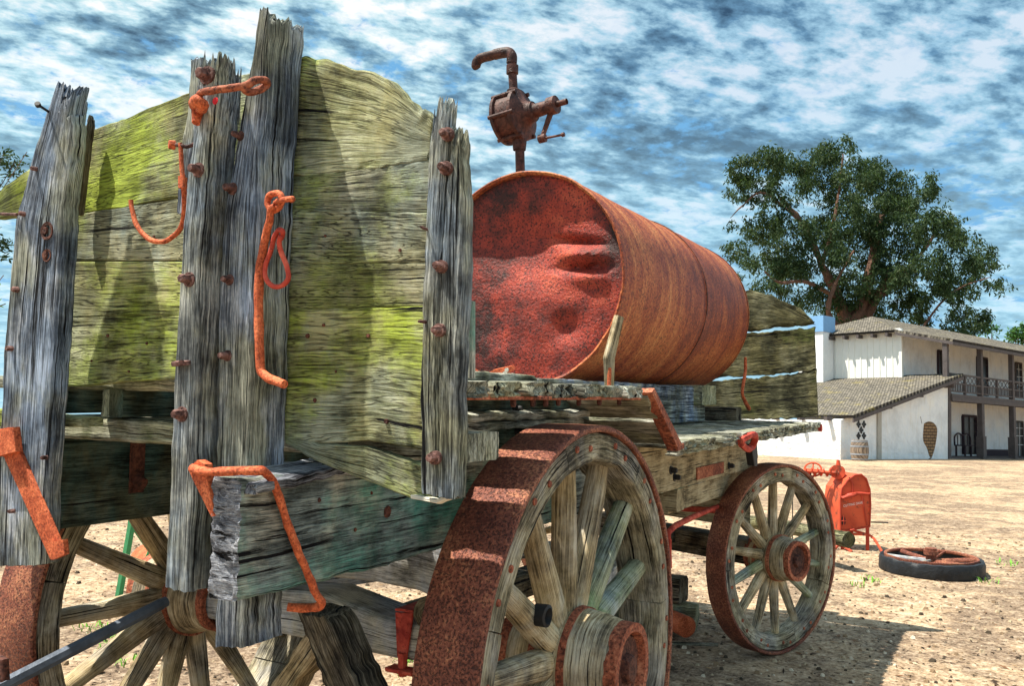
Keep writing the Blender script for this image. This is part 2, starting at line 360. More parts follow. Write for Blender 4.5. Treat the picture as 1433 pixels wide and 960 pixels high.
# ================================================================ ground
p0 = W((0, 0, 0)); nG = Q @ V((0, 0, 1)); ZH = CW.z-.78
def near(x, y): return p0.z-(nG.x*(x-p0.x)+nG.y*(y-p0.y))/nG.z
def ground(x, y):
    dx, dy = x, y-2; D = math.hypot(dx, dy); R0 = 8.
    if D <= R0: z = near(x, y)
    else:
        k = R0/D; z0 = near(dx*k, 2+dy*k); t_ = min(1, (D-R0)/20); t_ = t_*t_*(3-2*t_); s_ = min(1, (D-R0)/20)
        z = lerp(z0, ZH, .5*t_+.5*s_)
    a = .012 if D < 14 else .03
    if 20 < D < 60: a = .008
    return z+noise.noise(V((x*.7, y*.7, 0)))*a+noise.noise(V((x*3, y*3, 4)))*.007
def G(px, py):            # wagon-frame point of the near ground seen at a pixel
    return at(px, py, 2, 0)
def spread(lo, hi, c, n):
    out = []
    for i in range(n+1):
        t_ = i/n*2-1; s_ = (abs(t_)**3.2)*math.copysign(1, t_); out.append(c+(s_*(hi-c) if t_ > 0 else -s_*(lo-c))*1+t_*5*(1-abs(t_)))
    return sorted(out)
xs = spread(-260, 300, 0, 300); ys = spread(-60, 520, 6, 340)
mb = MB(I); nb = len(ys)
mb.add([V((x, y, ground(x, y))) for x in xs for y in ys], [(i*nb+j, (i+1)*nb+j, (i+1)*nb+j+1, i*nb+j+1) for i in range(len(xs)-1) for j in range(nb-1)], [(x, y) for x in xs for y in ys])
m, t = newmat('dry sandy dirt'); M['dirt'] = m
ob = t.n('ShaderNodeTexCoord').outputs['Object']
n1 = t.noise(ob, .55, 6, .6); n2 = t.noise(t.map(ob, (1, 1, 1), (3, 3, 0)), 3.2, 8, .68); n3 = t.noise(ob, 48, 5, .7); n4 = t.noise(ob, 14, 6, .7)
g = t.math('ADD', t.math('MULTIPLY', n4, .5), t.math('MULTIPLY', n3, .5))
col = t.ramp(g, [(.36, (.15, .095, .06)), (.47, (.40, .285, .18)), (.56, (.58, .435, .30)), (.68, (.76, .64, .49))])
patch = t.ramp(t.math('ADD', t.math('MULTIPLY', n1, .5), t.math('MULTIPLY', n2, .5)), [(.455, 0), (.54, .9)])
col = t.mix(patch, col, t.ramp(g, [(.4, (.085, .058, .045)), (.52, (.25, .18, .125)), (.66, (.50, .41, .31))]))
spk = t.ramp(t.noise(t.map(ob, loc=(7, 0, 0)), 30, 3, .6), [(.33, .12), (.39, 1)])
col = t.mix(t.ramp(n2, [(.4, .35), (.6, 1)]), col, t.mix(1., col, spk, 'MULTIPLY'))
finish(t, col, .95, t.math('ADD', g, t.math('MULTIPLY', spk, .4)), .03, spec=.1)
struct(mb.build('ground', M['dirt']))

def scatter(name, n, area, mk, mat, label=None, cat=None, kind='stuff'):
    mb = MB(I)
    for i in range(n):
        x, y = area(); mk(mb, x, y, ground(x, y))
    o = mb.build(name, mat, smooth=False); o['kind'] = kind
    if label: o['label'] = label; o['category'] = cat
    return o
def areaN():
    while True:
        d = rng.random()**1.3*11+.8; a = math.radians(rng.uniform(-64, 6)); a2 = -a
        x = CW.x+d*math.sin(a)*1.; y = CW.y+d*math.cos(a)
        return x, y
def stone(mb, x, y, z):
    r = rng.choice([.004, .006, .008, .011, .018])*rng.uniform(.7, 1.4); c = V((x, y, z+r*.3)); a = rng.random()*6
    vs = [c+V((math.cos(a+k*1.257)*r*rng.uniform(.7, 1.2), math.sin(a+k*1.257)*r*rng.uniform(.7, 1.2), -r*.4)) for k in range(5)]+[c+V((math.cos(a+.5+k*2.1)*r*.6, math.sin(a+.5+k*2.1)*r*.6, r*.5)) for k in range(3)]
    mb.add(vs, [(0, 1, 5), (1, 2, 6, 5), (2, 3, 6), (3, 4, 7, 6), (4, 0, 5, 7), (5, 6, 7)], [(0, 0)]*8)
m, t = newmat('gravel stone'); M['gravel'] = m
rp = t.n('ShaderNodeNewGeometry').outputs['Random Per Island']
finish(t, t.ramp(rp, [(0, (.06, .045, .03)), (.3, (.22, .15, .09)), (.6, (.42, .33, .22)), (.85, (.6, .52, .4)), (1, (.10, .10, .11))], 'CONSTANT'), .9)
scatter('gravel', 9000, areaN, stone, M['gravel'], 'loose gravel and pebbles strewn over the sandy ground', 'gravel')
def chip(mb, x, y, z):
    l = rng.uniform(.02, .08); w_ = l*rng.uniform(.1, .35); a = rng.random()*6.28; u_ = V((math.cos(a), math.sin(a), rng.uniform(-.1, .25))); v_ = V((-u_.y, u_.x, 0)); c = V((x, y, z+.006))
    mb.add([c-u_*l/2, c+v_*w_/2, c+u_*l/2, c-v_*w_/2+V((0, 0, .006))], [(0, 1, 2, 3)], [(0, 0)]*4)
m, t = newmat('leaf litter'); M['litter'] = m
rp = t.n('ShaderNodeNewGeometry').outputs['Random Per Island']
finish(t, t.ramp(rp, [(0, (.05, .03, .02)), (.35, (.16, .08, .04)), (.6, (.30, .19, .10)), (.85, (.5, .4, .28))], 'CONSTANT'), .9)
scatter('leaf_litter', 4200, areaN, chip, M['litter'], 'dry leaf litter and wood chips on the sandy ground', 'leaf litter')
tufts = [(rng.gauss(0, 1), rng.gauss(0, 1)) for _ in range(1)]
spots = [G(*q) for q in [(133, 880), (157, 905), (170, 928), (640, 862), (590, 945), (575, 930), (1203, 822), (1219, 815), (498, 955), (780, 842), (1380, 815), (1410, 790), (148, 890)]]
def tuftarea():
    c = W(rng.choice(spots)); return c.x+rng.gauss(0, .05), c.y+rng.gauss(0, .05)
def blade(mb, x, y, z):
    h = rng.uniform(.02, .06); a = rng.random()*6.28; d = V((math.cos(a), math.sin(a), 0)); s_ = V((-d.y, d.x, 0))*.004; c = V((x, y, z))
    mb.add([c-s_, c+s_, c+d*h*.4+V((0, 0, h*.7))+s_, c+d*h+V((0, 0, h*.8)), c+d*h*.4+V((0, 0, h*.7))-s_], [(0, 1, 2, 4), (4, 2, 3)], [(0, 0)]*5)
M['grass'] = plain('weed green', (.16, .42, .04), .7, .3)
scatter('weeds', 260, tuftarea, blade, M['grass'], 'small green weeds sprouting from the bare ground', 'weeds')

# ================================================================ the wagon
WG = thing('freight_wagon', W((0, 1.5, 0)), 'weathered wooden freight wagon with spoked wheels carrying the rusty tank', 'wagon')
WG['_o'] = list(W((0, 1.5, 0)))

def bolt(root, p, n, r=.02, h=.022, mat='bolt', sides=8, washer=True):
    r *= .66
    mb = MB(); p = V(p); n = V(n)
    if washer: mb.lathe(p, n, [(-.01, r*1.5), (.004, r*1.5), (.005, 0)], 14, amp=.002)
    mb.lathe(p, n, [(-.004, r), (h*.7, r), (h, r*.75), (h*1.02, 0)], sides, amp=.003)
    return mb.build('bolt', M[mat], root)
YB = V((0, -1, 0))

# ---- wheels
def wheel(c, n, R, w_, phase, felw, hubr, hubout, hubin, spw, nsp=14, mats=('rusttyre', 'felloe', 'spoke'), joints=7, green=(), rivets=True, hubmat='spoke', label=None, drop=None, capmat='rustmid'):
    """c centre of the rim, n outward axle direction"""
    c, n = V(c), V(n).normalized(); up = V((0, 0, 1)); fw = up.cross(n) if False else n.cross(up); fw = -fw if fw.y < 0 else fw
    def P(h, r_, a): return c+n*h+(fw*math.sin(a)+up*math.cos(a))*r_
    tt = .028; mb = MB()
    h = w_/2*.9
    Ro = R-tt-.001; Ri = R-tt-felw
    for k in range(joints):                        # felloes, butted with a hairline joint
        a0 = 2*math.pi*k/joints+phase+math.pi/nsp; a1 = a0+2*math.pi/joints-.006; N = 16
        A = [P(h, Ro, lerp(a0, a1, i/N)) for i in range(N+1)]; B = [P(h, Ri, lerp(a0, a1, i/N)) for i in range(N+1)]
        mb.slab(A, B, h*2, -n, nu=5, nv=32, nw=6, r=.016, amp=.0035, gf=14, edge=.006)
    wh = mb.build('wheel', M[mats[1]], WG, label=label)
    mb = MB(); q = w_/2
    mb.lathe(c, n, [(q-.006, R-tt), (q, R-tt+.006), (q, R-.007), (q-.008, R), (0, R+.002), (-q+.008, R), (-q, R-.007), (-q, R-tt+.006), (-q+.006, R-tt), (q-.006, R-tt)], 128, amp=.0025, up=up)
    mb.build('tyre', M[mats[0]], wh)
    for k in range(nsp):
        a = phase+2*math.pi*k/nsp
        if drop and k in drop: continue
        mb = MB(); base = P(-.015, hubr*.8, a); tip = P(-.0, Ri+.02, a); d = (tip-base)
        pts = [base+d*x for x in (0, .12, .3, .6, .85, 1)]; tang = n.cross(d).normalized()
        ws = [1.05, 1.2, 1.12, .95, .85, .8]
        A = [p+n*spw*.5+tang*spw*.5*w2*.95 for p, w2 in zip(pts, ws)]; B = [p+n*spw*.5-tang*spw*.5*w2*.95 for p, w2 in zip(pts, ws)]
        mb.slab(A, B, spw*1.0, -n, nu=7, nv=26, nw=6, r=spw*.42, amp=.003, gf=18)
        mb.build('spoke', M['spokegreen' if k in green else mats[2]], wh)
    mb = MB(); ho, hi = hubout, hubin
    mb.lathe(c, n, [(-hi, hubr*.72), (-hi*.6, hubr*.86), (-.06, hubr), (.06, hubr), (ho*.55, hubr*.93), (ho*.9, hubr*.83)], 40, amp=.005, up=up, uvs=1)
    mb.build('hub', M[hubmat], wh)
    mb = MB()
    for x0, x1, rr in ((.045, .075, hubr*1.03), (ho*.62, ho, hubr*.86), (-hi, -hi+.05, hubr*.8), (-.085, -.055, hubr*1.03)):
        mb.lathe(c, n, [(x0, rr-.03), (x0, rr), (x1, rr*.99), (x1, rr*.80), (x1-.035, rr*.74)], 40, amp=.003, up=up)
    mb.build('hub_band', M[capmat], wh)
    mb = MB()
    mb.lathe(c, n, [(ho*.9-.03, hubr*.8), (ho*.9-.012, hubr*.5), (ho*.9-.03, hubr*.3)], 30, amp=.004, up=up)
    mb.lathe(c, n, [(ho*.6, hubr*.32), (ho*.92, hubr*.3), (ho*1.0, hubr*.24), (ho*1.01, 0)], 8, amp=.004, up=up)
    mb.lathe(c, n, [(ho*.9, 0), (ho*.9, hubr*.6), (ho*.9-.02, hubr*.62)], 24, amp=.004, up=up)
    mb.build('axle_nut', M['rustdark'], wh)
    if rivets:
        for k in range(28):
            mb = MB(); a = phase+.05+2*math.pi*k/28+(.05 if k % 2 else -.03); mb.lathe(P(h-.004, Ro-.055+(.012 if k % 2 else -.008), a), n, [(0, .015), (.009, .013), (.012, 0)], 10, amp=.002)
            mb.build('rivet', M['rustmid'], wh)
    return wh
xax = V((1, 0, 0))
nearw = wheel((1.138, 0, .975), xax, .975, .254, math.radians(20.7), .125, .215, .285, .26, .105, green=(1, 2, 3), label='big near rear wheel with wide rust-pitted tyre')
leftw = wheel((-1.14, 0, .975), -xax, .975, .28, .25, .125, .215, .26, .30, .10, rivets=False)
sa = math.radians(22.8); fn_ = V((math.cos(sa), -math.sin(sa), 0))
piv = V((0, 4.52, .764))
wheel(piv+fn_*1.18, fn_, .764, .18, math.radians(-1.5), .12, .185, .235, .2, .072, green=(3, 4, 5, 10), label='near front wheel turned outward with grey green spokes')
wheel(piv-fn_*1.16, -fn_, .764, .22, .1, .12, .185, .235, .2, .072, rivets=False)
# decaying dirt blob of the bearing box hanging on the near rear wheel spoke
mb = MB(); pb = at(760, 862, 0, 1.2)
mb.lathe(pb, xax, [(-.03, .042), (.02, .042), (.025, .03), (.0, .024), (.0, 0)], 20, amp=.004); mb.build('iron_eye', M['blackiron'], WG)

# ---- long beams
mb = MB()
mb.slab([(.86, -1.6, 1.478), (.86, 2.9, 1.455)], [(.86, -1.6, 1.826), (.86, 2.9, 1.81)], .11, (-1, 0, 0), nu=26, nv=260, nw=5, r=.012, amp=.0035, gf=34, rag0=.012, edge=.01, endmat=1)
bR = mb.build('side_beam', [M['teal'], M['endgrain']], WG, label='faded teal green beam with rotten end')
mb = MB()
mb.slab([(.885, 1.15, 1.47), (.885, 4.3, 1.47)], [(.885, 1.15, 1.80), (.885, 4.3, 1.80)], .02, (-1, 0, 0), nu=10, nv=60, nw=2, r=.005, amp=.002, gf=30)
mb.build('side_board', M['ochre'], WG, label='bare ochre side board')
mb = MB()
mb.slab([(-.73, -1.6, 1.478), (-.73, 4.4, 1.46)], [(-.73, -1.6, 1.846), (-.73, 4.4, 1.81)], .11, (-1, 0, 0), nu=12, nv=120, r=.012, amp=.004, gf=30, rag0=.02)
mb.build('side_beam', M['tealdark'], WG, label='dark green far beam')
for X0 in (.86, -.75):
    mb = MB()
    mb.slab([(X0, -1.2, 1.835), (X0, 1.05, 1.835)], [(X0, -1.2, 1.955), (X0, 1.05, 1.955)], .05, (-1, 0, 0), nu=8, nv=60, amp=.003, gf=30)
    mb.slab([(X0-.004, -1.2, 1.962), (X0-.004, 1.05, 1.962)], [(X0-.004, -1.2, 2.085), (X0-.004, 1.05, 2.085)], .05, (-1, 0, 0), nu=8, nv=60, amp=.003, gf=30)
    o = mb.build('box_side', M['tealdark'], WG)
    if X0 > 0:
        for px, py in ((722, 572), (724, 604), (1010, 600)): bolt(o, at(px, py, 0, .862), xax, .022, .03, 'blackiron')
for px, py in ((939, 658), (944, 668), (1020, 652)): bolt(bR, at(px, py, 0, .888), xax, .028, .04, 'blackiron')
mb = MB(); a = at(975, 672, 0, .89); b = at(1012, 652, 0, .89)
mb.box((.886, a.y, a.z-.0), (.896, b.y, a.z+.085), amp=.002); mb.build('iron_plate', M['rustmid'], WG)
# cross bolster under the gate, rear joists
for y0, y1, z0, z1, mt in ((-1.13, -.9, 1.865, 1.955, 'deck'), (-.45, -.25, 1.86, 1.95, 'darkwood'), (.5, .7, 1.86, 1.95, 'darkwood')):
    mb = MB(); mb.box((-1.3, y0, z0), (1.30 if y0 < -1 else .74, y1, z1), r=.015, amp=.006, edge=.008, nv=90, endmat=0); mb.build('crossbeam', M[mt], WG)
for x0 in (-.35, .15):
    mb = MB(); mb.box((x0, -1.15, 1.96), (x0+.12, .4, 2.07), amp=.004); mb.build('joist', M['tealdark'], WG)
mb = MB(); mb.box((-.705, -.74, 1.60), (-.695, -.66, 2.07), amp=.003); mb.tube([(-.70, -.70, 1.66), (-.66, -.70, 1.64)], .03, 8, 2, amp=.004); mb.build('iron_strap', M['rustdark'], WG)
mb = MB(); mb.slab([(-.7, -1.36, 1.915), (-.18, -1.36, 1.93)], [(-.7, -1.36, 1.985), (-.18, -1.36, 1.965)], .09, (0, 1, 0), nu=5, nv=30, amp=.004); mb.build('splinter_board', M['plank'], WG)

# ---- deck over the rear wheels, then the lower deck
def deckboards(name, y0, y1, z, xr, xl, wmin, wmax, th, gap, mat, jag=.03, notch=0):
    mb = MB(); y = y0
    while y < y1-.03:
        wd = min(rng.uniform(wmin, wmax), y1-y); x1 = xr+rng.uniform(-jag, jag); zz = z+rng.uniform(-.006, .006)
        A = [(x1, y, zz), (xl, y, zz)]; B = [(x1, y+wd, zz+rng.uniform(-.004, .004)), (xl, y+wd, zz)]
        mb.slab(A, B, th, (0, 0, -1), nu=5, nv=50, nw=3, r=.014, amp=.005, gf=20, rag0=.03, edge=.012)
        y += wd+gap
    return mb.build(name, mat, WG)
deckboards('deck_slats', -1.15, .50, 2.118, 1.30, -1.3, .165, .18, .05, .062, M['deck'], .015)
deckboards('lower_deck', 1.02, 3.0, 1.845, 1.31, -1.3, .17, .26, .042, .014, M['deck'], .02)
deckboards('lower_deck', 3.0, 5.0, 1.845, 1.285, -1.3, .075, .1, .042, .01, M['deck'], .012)
mb = MB()      # planks laid on top, near the drum
mb.slab([(.80, -1.1, 2.165), (.79, .35, 2.165)], [(.62, -1.1, 2.17), (.62, .35, 2.17)], .045, (0, 0, -1), nu=6, nv=50, amp=.004, edge=.01, rag1=.03)
mb.slab([(.58, -1.1, 2.175), (.58, .5, 2.175)], [(.35, -1.1, 2.18), (.42, .5, 2.18)], .04, (0, 0, -1), nu=6, nv=50, amp=.004, edge=.01)
mb.build('loose_plank', M['deck'], WG)
mb = MB()      # sloping boards from the raised deck down to the lower one
for i, (ya, za, yb, zb) in enumerate([(.53, 2.105, .70, 2.0), (.73, 1.985, .96, 1.865)]):
    mb.slab([(1.29, ya, za), (-1.3, ya, za)], [(1.29, yb, zb), (-1.3, yb, zb)], .045, (0, -.5, -.85), nu=6, nv=50, amp=.005, edge=.01, rag0=.02)
mb.build('slope_boards', M['deck'], WG)
mb = MB()      # boards seen under the raised deck
for X0, zz in ((.94, 1.995), (.92, 1.955)):
    mb.slab([(X0, -.85, zz), (X0, .62, zz)], [(X0-.06, -.85, zz+.01), (X0-.06, .62, zz+.01)], .03, (0, 0, -1), nu=4, nv=40, amp=.004, edge=.01)
mb.build('ledger_boards', M['deck'], WG)
mb = MB()      # rusty angle iron under the deck edge and down the slope
mb.slab([(1.265, -1.13, 2.055), (1.265, .49, 2.055)], [(1.265, -1.13, 2.068), (1.265, .49, 2.068)], .05, (-1, 0, 0), nu=2, nv=60, nw=2, r=.002, amp=.004)
mb.slab([(1.315, .49, 2.09), (1.315, .9, 1.80)], [(1.315, .53, 2.11), (1.315, .95, 1.83)], .06, (-1, 0, 0), nu=3, nv=20, r=.003, amp=.003)
mb.slab([(1.315, .88, 1.80), (1.315, .98, 1.808)], [(1.315, .88, 1.83), (1.315, .98, 1.835)], .06, (-1, 0, 0), nu=2, nv=5, r=.003, amp=.002)
er = mb.build('edge_iron', M['rustmid'], WG)
for px in (720, 748, 765, 783, 812, 840, 868):
    p = at(px, 563, 0, 1.245); bolt(er, (1.24, p.y, 2.062), (0, 0, -1), .017, .03, 'rustdark')
mb = MB(); mb.slab([(1.27, 1.02, 1.77), (1.27, 5.0, 1.77)], [(1.27, 1.02, 1.80), (1.27, 5.0, 1.80)], .06, (-1, 0, 0), nu=3, nv=120, nw=2, r=.004, amp=.004, edge=.01); mb.build('deck_rail', M['deck'], WG)
# iron loop and hanging strap near the front wheel; rusty rod end at the front corner
mb = MB(); a = at(1036, 617, 0, 1.3)
mb.tube([a+V((0, .0, .0)), a+V((.03, .12, .03)), a+V((.03, .26, .02)), a+V((0, .30, -.05)), a+V((0, .18, -.06)), a+V((0, .02, -.02))], .022, 8, 5, amp=.004)
mb.build('iron_loop', M['rustred'], WG)
mb = MB(); a = at(1052, 622, 0, 1.2); mb.slab([a, a+V((0, .03, -.08)), a+V((0, .08, -.16))], [a+V((0, .16, 0)), a+V((0, .18, -.08)), a+V((0, .16, -.16))], .05, (-1, 0, 0), nu=4, nv=20, amp=.01); mb.build('hanging_strap', M['blackiron'], WG)
mb = MB(); a = at(1150, 599, 0, 1.3); mb.tube([a-V((.3, 0, 0)), a], .035, 12, 1, amp=.004); mb.build('rod_end', M['rustred'], WG)
# sleepers under the drum
for X0 in (.55, -.67):
    mb = MB(); mb.slab([(X0, .2, 2.01), (X0, .9, 1.87), (X0, 3.9, 1.86)], [(X0, .2, 2.11), (X0, .9, 2.16), (X0, 3.9, 2.15)], .12, (-1, 0, 0), nu=8, nv=70, amp=.004, edge=.01); mb.build('sleeper', M['greytimber' if X0 < 0 else 'post'], WG)
mb = MB(); mb.box((-.6, 4.15, 1.86), (.75, 4.32, 1.98), r=.015, amp=.008); mb.build('chock_block', M['darkwood'], WG)
mb = MB(); mb.box((-.6, 3.6, 2.0), (.62, 4.0, 2.16), r=.02, amp=.008); mb.build('chock_block', M['plankgrey'], WG)

# ---- rear gate: posts
def vpost(name, rear, th, mat, sideamp=.005, nv=150, rag1=.05, rag0=.006, label=None, nu=12, nw=8, r=.016, vlen=None, lft=None, rgt=None, gf=30):
    """rear: y of the face towards the camera; lft, rgt: pixel edges from bottom to top"""
    A = [at(x, y, 1, rear) for x, y in lft]; B = [at(x, y, 1, rear) for x, y in rgt]
    mb = MB(); mb.slab(A, B, th, (0, 1, 0), nu=nu, nv=nv, nw=nw, r=r, amp=sideamp*.65, gf=gf, rag1=rag1, rag0=rag0, edge=.006)
    return mb.build(name, mat, WG, label=label)
post1 = vpost('post', -1.46, .07, M['post'], lft=[(-8, 795), (-2, 640), (5, 470), (20, 310), (47, 210), (78, 112)], rgt=[(58, 792), (66, 640), (78, 470), (88, 310), (96, 210), (103, 115)], rag1=.09, label='left corner post with dark bolt holes')
post2 = vpost('post', -1.52, .11, M['post2'], lft=[(229, 826), (238, 640), (246, 470), (255, 310), (266, 200), (272, 140), (277, 66)], rgt=[(264, 832), (272, 640), (278, 470), (286, 310), (296, 200), (301, 140), (306, 68)], rag1=.16, label='middle post leaning on the tall post')
post3 = vpost('post', -1.45, .165, M['post'], lft=[(301, 906), (302, 780), (302, 640), (303, 480), (312, 300), (336, 170), (362, 8)], rgt=[(342, 909), (344, 780), (347, 640), (353, 480), (358, 300), (367, 170), (378, 8)], rag1=.05, label='tallest post in the middle of the gate')
# slim batten behind post 2
vpost('batten', -1.40, .09, M['post'], lft=[(243, 300), (250, 220), (260, 150), (264, 76)], rgt=[(262, 300), (272, 220), (280, 150), (284, 78)], rag1=.02, nu=6, nw=4)
vpost('batten', -1.335, .035, M['darkwood'], lft=[(100, 300), (112, 200), (121, 158)], rgt=[(108, 300), (120, 200), (126, 158)], rag1=.02, nu=4, nw=3)
post4 = vpost('post', -1.34, .055, M['post2'], lft=[(588, 694), (586, 560), (590, 430), (596, 280), (604, 128)], rgt=[(611, 698), (611, 560), (613, 430), (620, 280), (629, 130)], rag1=.13, rag0=.01, label='right corner post in two splintered halves')
vpost('post_half', -1.333, .055, M['post2'], lft=[(612, 698), (612, 560), (614, 430), (621, 280), (630, 172)], rgt=[(640, 702), (643, 560), (648, 430), (650, 280), (648, 176)], rag1=.07, rag0=.01)
for px, py, yy, rr in ((290, 105, -1.52, .03), (278, 238, -1.52, .024), (265, 391, -1.52, .024), (255, 580, -1.52, .024), (337, 190, -1.45, .016), (326, 264, -1.45, .02), (322, 392, -1.45, .018), (319, 498, -1.45, .018)):
    bolt(post2 if px < 295 else post3, at(px, py, 1, yy), YB, rr, .035, sides=6 if rr > .02 else 8)
for px, py, rr in ((626, 187, .02), (624, 235, .02), (617, 373, .019), (614, 462, .019), (608, 641, .02), (596, 320, .007), (594, 451, .008)):
    bolt(post4, at(px, py, 1, -1.345), YB, rr, .03, washer=rr > .01)
for px, py, rr in ((50, 236, .012), (33, 300, .014), (24, 405, .016), (16, 488, .015), (65, 640, .012), (19, 715, .012)):
    bolt(post1, at(px, py, 1, -1.465), YB, rr, .02, washer=False)
mb = MB()
for px, py, rr in ((66, 323, .030), (66, 357, .020)): mb.lathe(at(px, py, 1, -1.462), YB, [(-.02, rr*1.1), (.004, rr*1.1), (.002, rr*.75), (-.02, rr*.7), (-.02, 0)], 20, amp=.003); mb.lathe(at(px, py, 1, -1.455), YB, [(0, .016), (.012, .014), (.013, 0)], 6)
mb.build('bolt_hole', M['rustdark'], post1)
mb = MB(); mb.tube([at(68, 156, 1, -1.46), at(53, 146, 1, -1.54)], .005, 6, 1); mb.tube([at(54, 148, 1, -1.535), at(52, 144, 1, -1.545)], .010, 8, 1); mb.build('nail', M['blackiron'], post1)
mb = MB(); mb.tube([at(-30, 298, 1, -1.4), at(24, 300, 1, -1.47)], .006, 6, 1); mb.build('wire', M['bolt'], post1)
mb = MB(); mb.lathe(at(254, 508, 1, -1.53), (0, -.2, 1), [(-.006, .03), (.006, .03), (.006, 0)], 14); mb.tube([at(254, 508, 1, -1.50), at(254, 508, 1, -1.55)], .01, 8, 1); mb.build('washer', M['bolt'], post2)
mb = MB()
for px in (282, 301): mb.lathe(at(px, 141, 1, -1.5225), YB, [(0, .012), (.002, .011), (.0025, 0)], 12, amp=.002)
mb.build('paint_mark', M['redpaint'], post2)

# ---- rear gate: planks
YP = -1.28
def plank(mb, lo, hi, yp=YP, th=.04, nv=90, nu=20, amp=.0035, edge=.003, gf=26, rag0=0, rag1=0):
    mb.slab([at(x, y, 1, yp) for x, y in lo], [at(x, y, 1, yp) for x, y in hi], th, (0, 1, 0), nu=nu, nv=nv, nw=3, r=.006, amp=amp, gf=gf, edge=edge, rag0=rag0, rag1=rag1)
mb = MB()
plank(mb, [(-60, 311), (30, 300), (110, 298), (180, 288), (300, 266), (356, 262)], [(-60, 330), (8, 258), (110, 188), (180, 163), (300, 112), (356, 98)], nu=26, nv=140, edge=.006)
gl = mb.build('gate_plank', M['plank'], WG, label='arched top plank with green moss')
for lo, hi, mt, lb in (([(80, 365), (245, 365), (330, 362)], [(80, 303), (245, 279), (330, 268)], 'plankgrey', None), ([(80, 443), (245, 441), (330, 438)], [(80, 366), (245, 366), (330, 363)], 'plank', None),
               ([(80, 541), (130, 540), (190, 533), (245, 531), (330, 528)], [(80, 443.5), (130, 442.5), (190, 441), (245, 440.5), (330, 438)], 'plank', 'bright mossy bottom plank')):
    mb = MB(); plank(mb, lo, hi, nu=18); mb.build('gate_plank', M[mt], WG, label=lb)
mb = MB()
plank(mb, [(385, 250), (410, 247), (480, 240), (540, 232), (600, 223)], [(385, 90), (425, 79), (470, 88), (520, 103), (560, 124), (588, 150), (603, 168)], nu=30, nv=110, edge=.014, th=.045)
mb.build('wing_plank', M['plank'], WG, label='arched top plank with worn edge')
for lo, hi, mt in (([(385, 292), (600, 299)], [(385, 249), (480, 240), (600, 223)], 'plankgrey'),
                   ([(385, 371), (600, 367)], [(385, 291.5), (600, 298.5)], 'plankgrey'),
                   ([(385, 433), (500, 432), (600, 428)], [(385, 370), (600, 366)], 'plankgrey'),
                   ([(385, 616), (450, 620), (520, 617), (600, 633)], [(385, 432), (500, 431), (600, 427.5)], 'plank'),
                   ([(400, 622), (430, 640), (480, 662), (530, 680), (575, 698), (600, 702)], [(400, 612), (450, 622), (510, 624), (560, 641), (600, 655)], 'plank')):
    mb = MB(); plank(mb, lo, hi, nu=20, nv=110); mb.build('wing_plank', M[mt], WG)
mb = MB(); plank(mb, [(575, 699), (610, 706), (627, 700)], [(575, 692), (610, 698), (628, 690)], yp=-1.30, th=.03, nv=20, nu=4, amp=.01); mb.build('splinter', M['web'], WG)
mb = MB()
for y in (425, 450, 480, 500): mb.tube([at(657, y, 1, -1.25), at(658, y+14, 1, -1.25)], .012, 8, 1, amp=.006)
mb = MB(); mb.slab([at(652, 530, 1, -1.22), at(652, 420, 1, -1.22)], [at(659, 530, 1, -1.22), at(659, 422, 1, -1.22)], .03, (0, 1, 0), nu=2, nv=20, amp=.004); mb.build('teal_cleat', M['teal'], WG)
for q, rr in (((543, 717), .022), ((447, 700), .008), ((497, 742), .007), ((520, 690), .006)):
    mb = MB(); mb.lathe(at(*q, 0, .862), xax, [(0, rr), (.003, rr*.7), (.001, rr*.4), (.001, 0)], 14, amp=.003); mb.build('knot', M['rustdark'], bR)
for q in ((430, 470), (452, 455), (470, 520), (515, 470), (540, 590), (440, 560), (560, 350), (455, 330), (150, 470), (205, 480), (180, 520), (128, 505), (215, 330)):
    mb = MB(); rr = rng.uniform(.004, .009); mb.lathe(at(*q, 1, YP-.003), YB, [(-.004, rr), (.002, rr*.8), (.0025, 0)], 10, amp=.002); mb.build('nail_hole', M['rustdark'], gl)
# rotten top of the beam end
mb = MB(); mb.slab([(.90, -1.58, 1.81), (.88, -1.2, 1.835), (.88, -1.0, 1.84)], [(.72, -1.58, 1.83), (.72, -1.2, 1.85), (.72, -1.0, 1.85)], .03, (0, 0, -1), nu=10, nv=60, amp=.008, gf=26, rag0=.03, edge=.012); mb.build('rotten_lip', M['endgrain'], WG)

# ---- hooks and straps
hk = M['rusthook']
def hook(name, P, r, mat=hk, **k):
    r = [q*.8 for q in r] if hasattr(r, '__len__') else r*.8
    mb = MB(); mb.tube([at(x, y, 1, yy) for x, y, yy in P], r, 12, 7, amp=.0018, **k); return mb.build(name, mat, WG)
hook('gate_hook', [(279, 153, -1.56), (279, 142, -1.58), (281, 130, -1.60), (300, 126, -1.60), (330, 122, -1.59), (345, 119, -1.57), (358, 112, -1.55), (371, 112, -1.52), (374, 117, -1.50), (366, 124, -1.52), (352, 129, -1.55), (343, 126, -1.57), (340, 121, -1.58)], .014, M['rustmid'])
mb = MB(); mb.tube([at(273, 146, 1, -1.53), at(275, 141, 1, -1.6), at(283, 146, 1, -1.59), at(281, 152, 1, -1.53)], .019, 10, 5, amp=.004); mb.tube([at(277, 148, 1, -1.53), at(275, 172, 1, -1.54)], [.02, .012], 10, 2, amp=.005, smooth=True); mb.build('hook_staple', M['rusthook'], WG)
hook('gate_hook', [(385, 289, -1.50), (379, 293, -1.50), (377, 310, -1.49), (371, 335, -1.48), (364, 375, -1.475), (362, 420, -1.475), (363, 480, -1.475), (365, 515, -1.475), (371, 526, -1.48), (385, 533, -1.49), (398, 538, -1.50)], [.012, .0135, .015, .0165, .0175, .018, .0175, .0175, .0165, .0155])
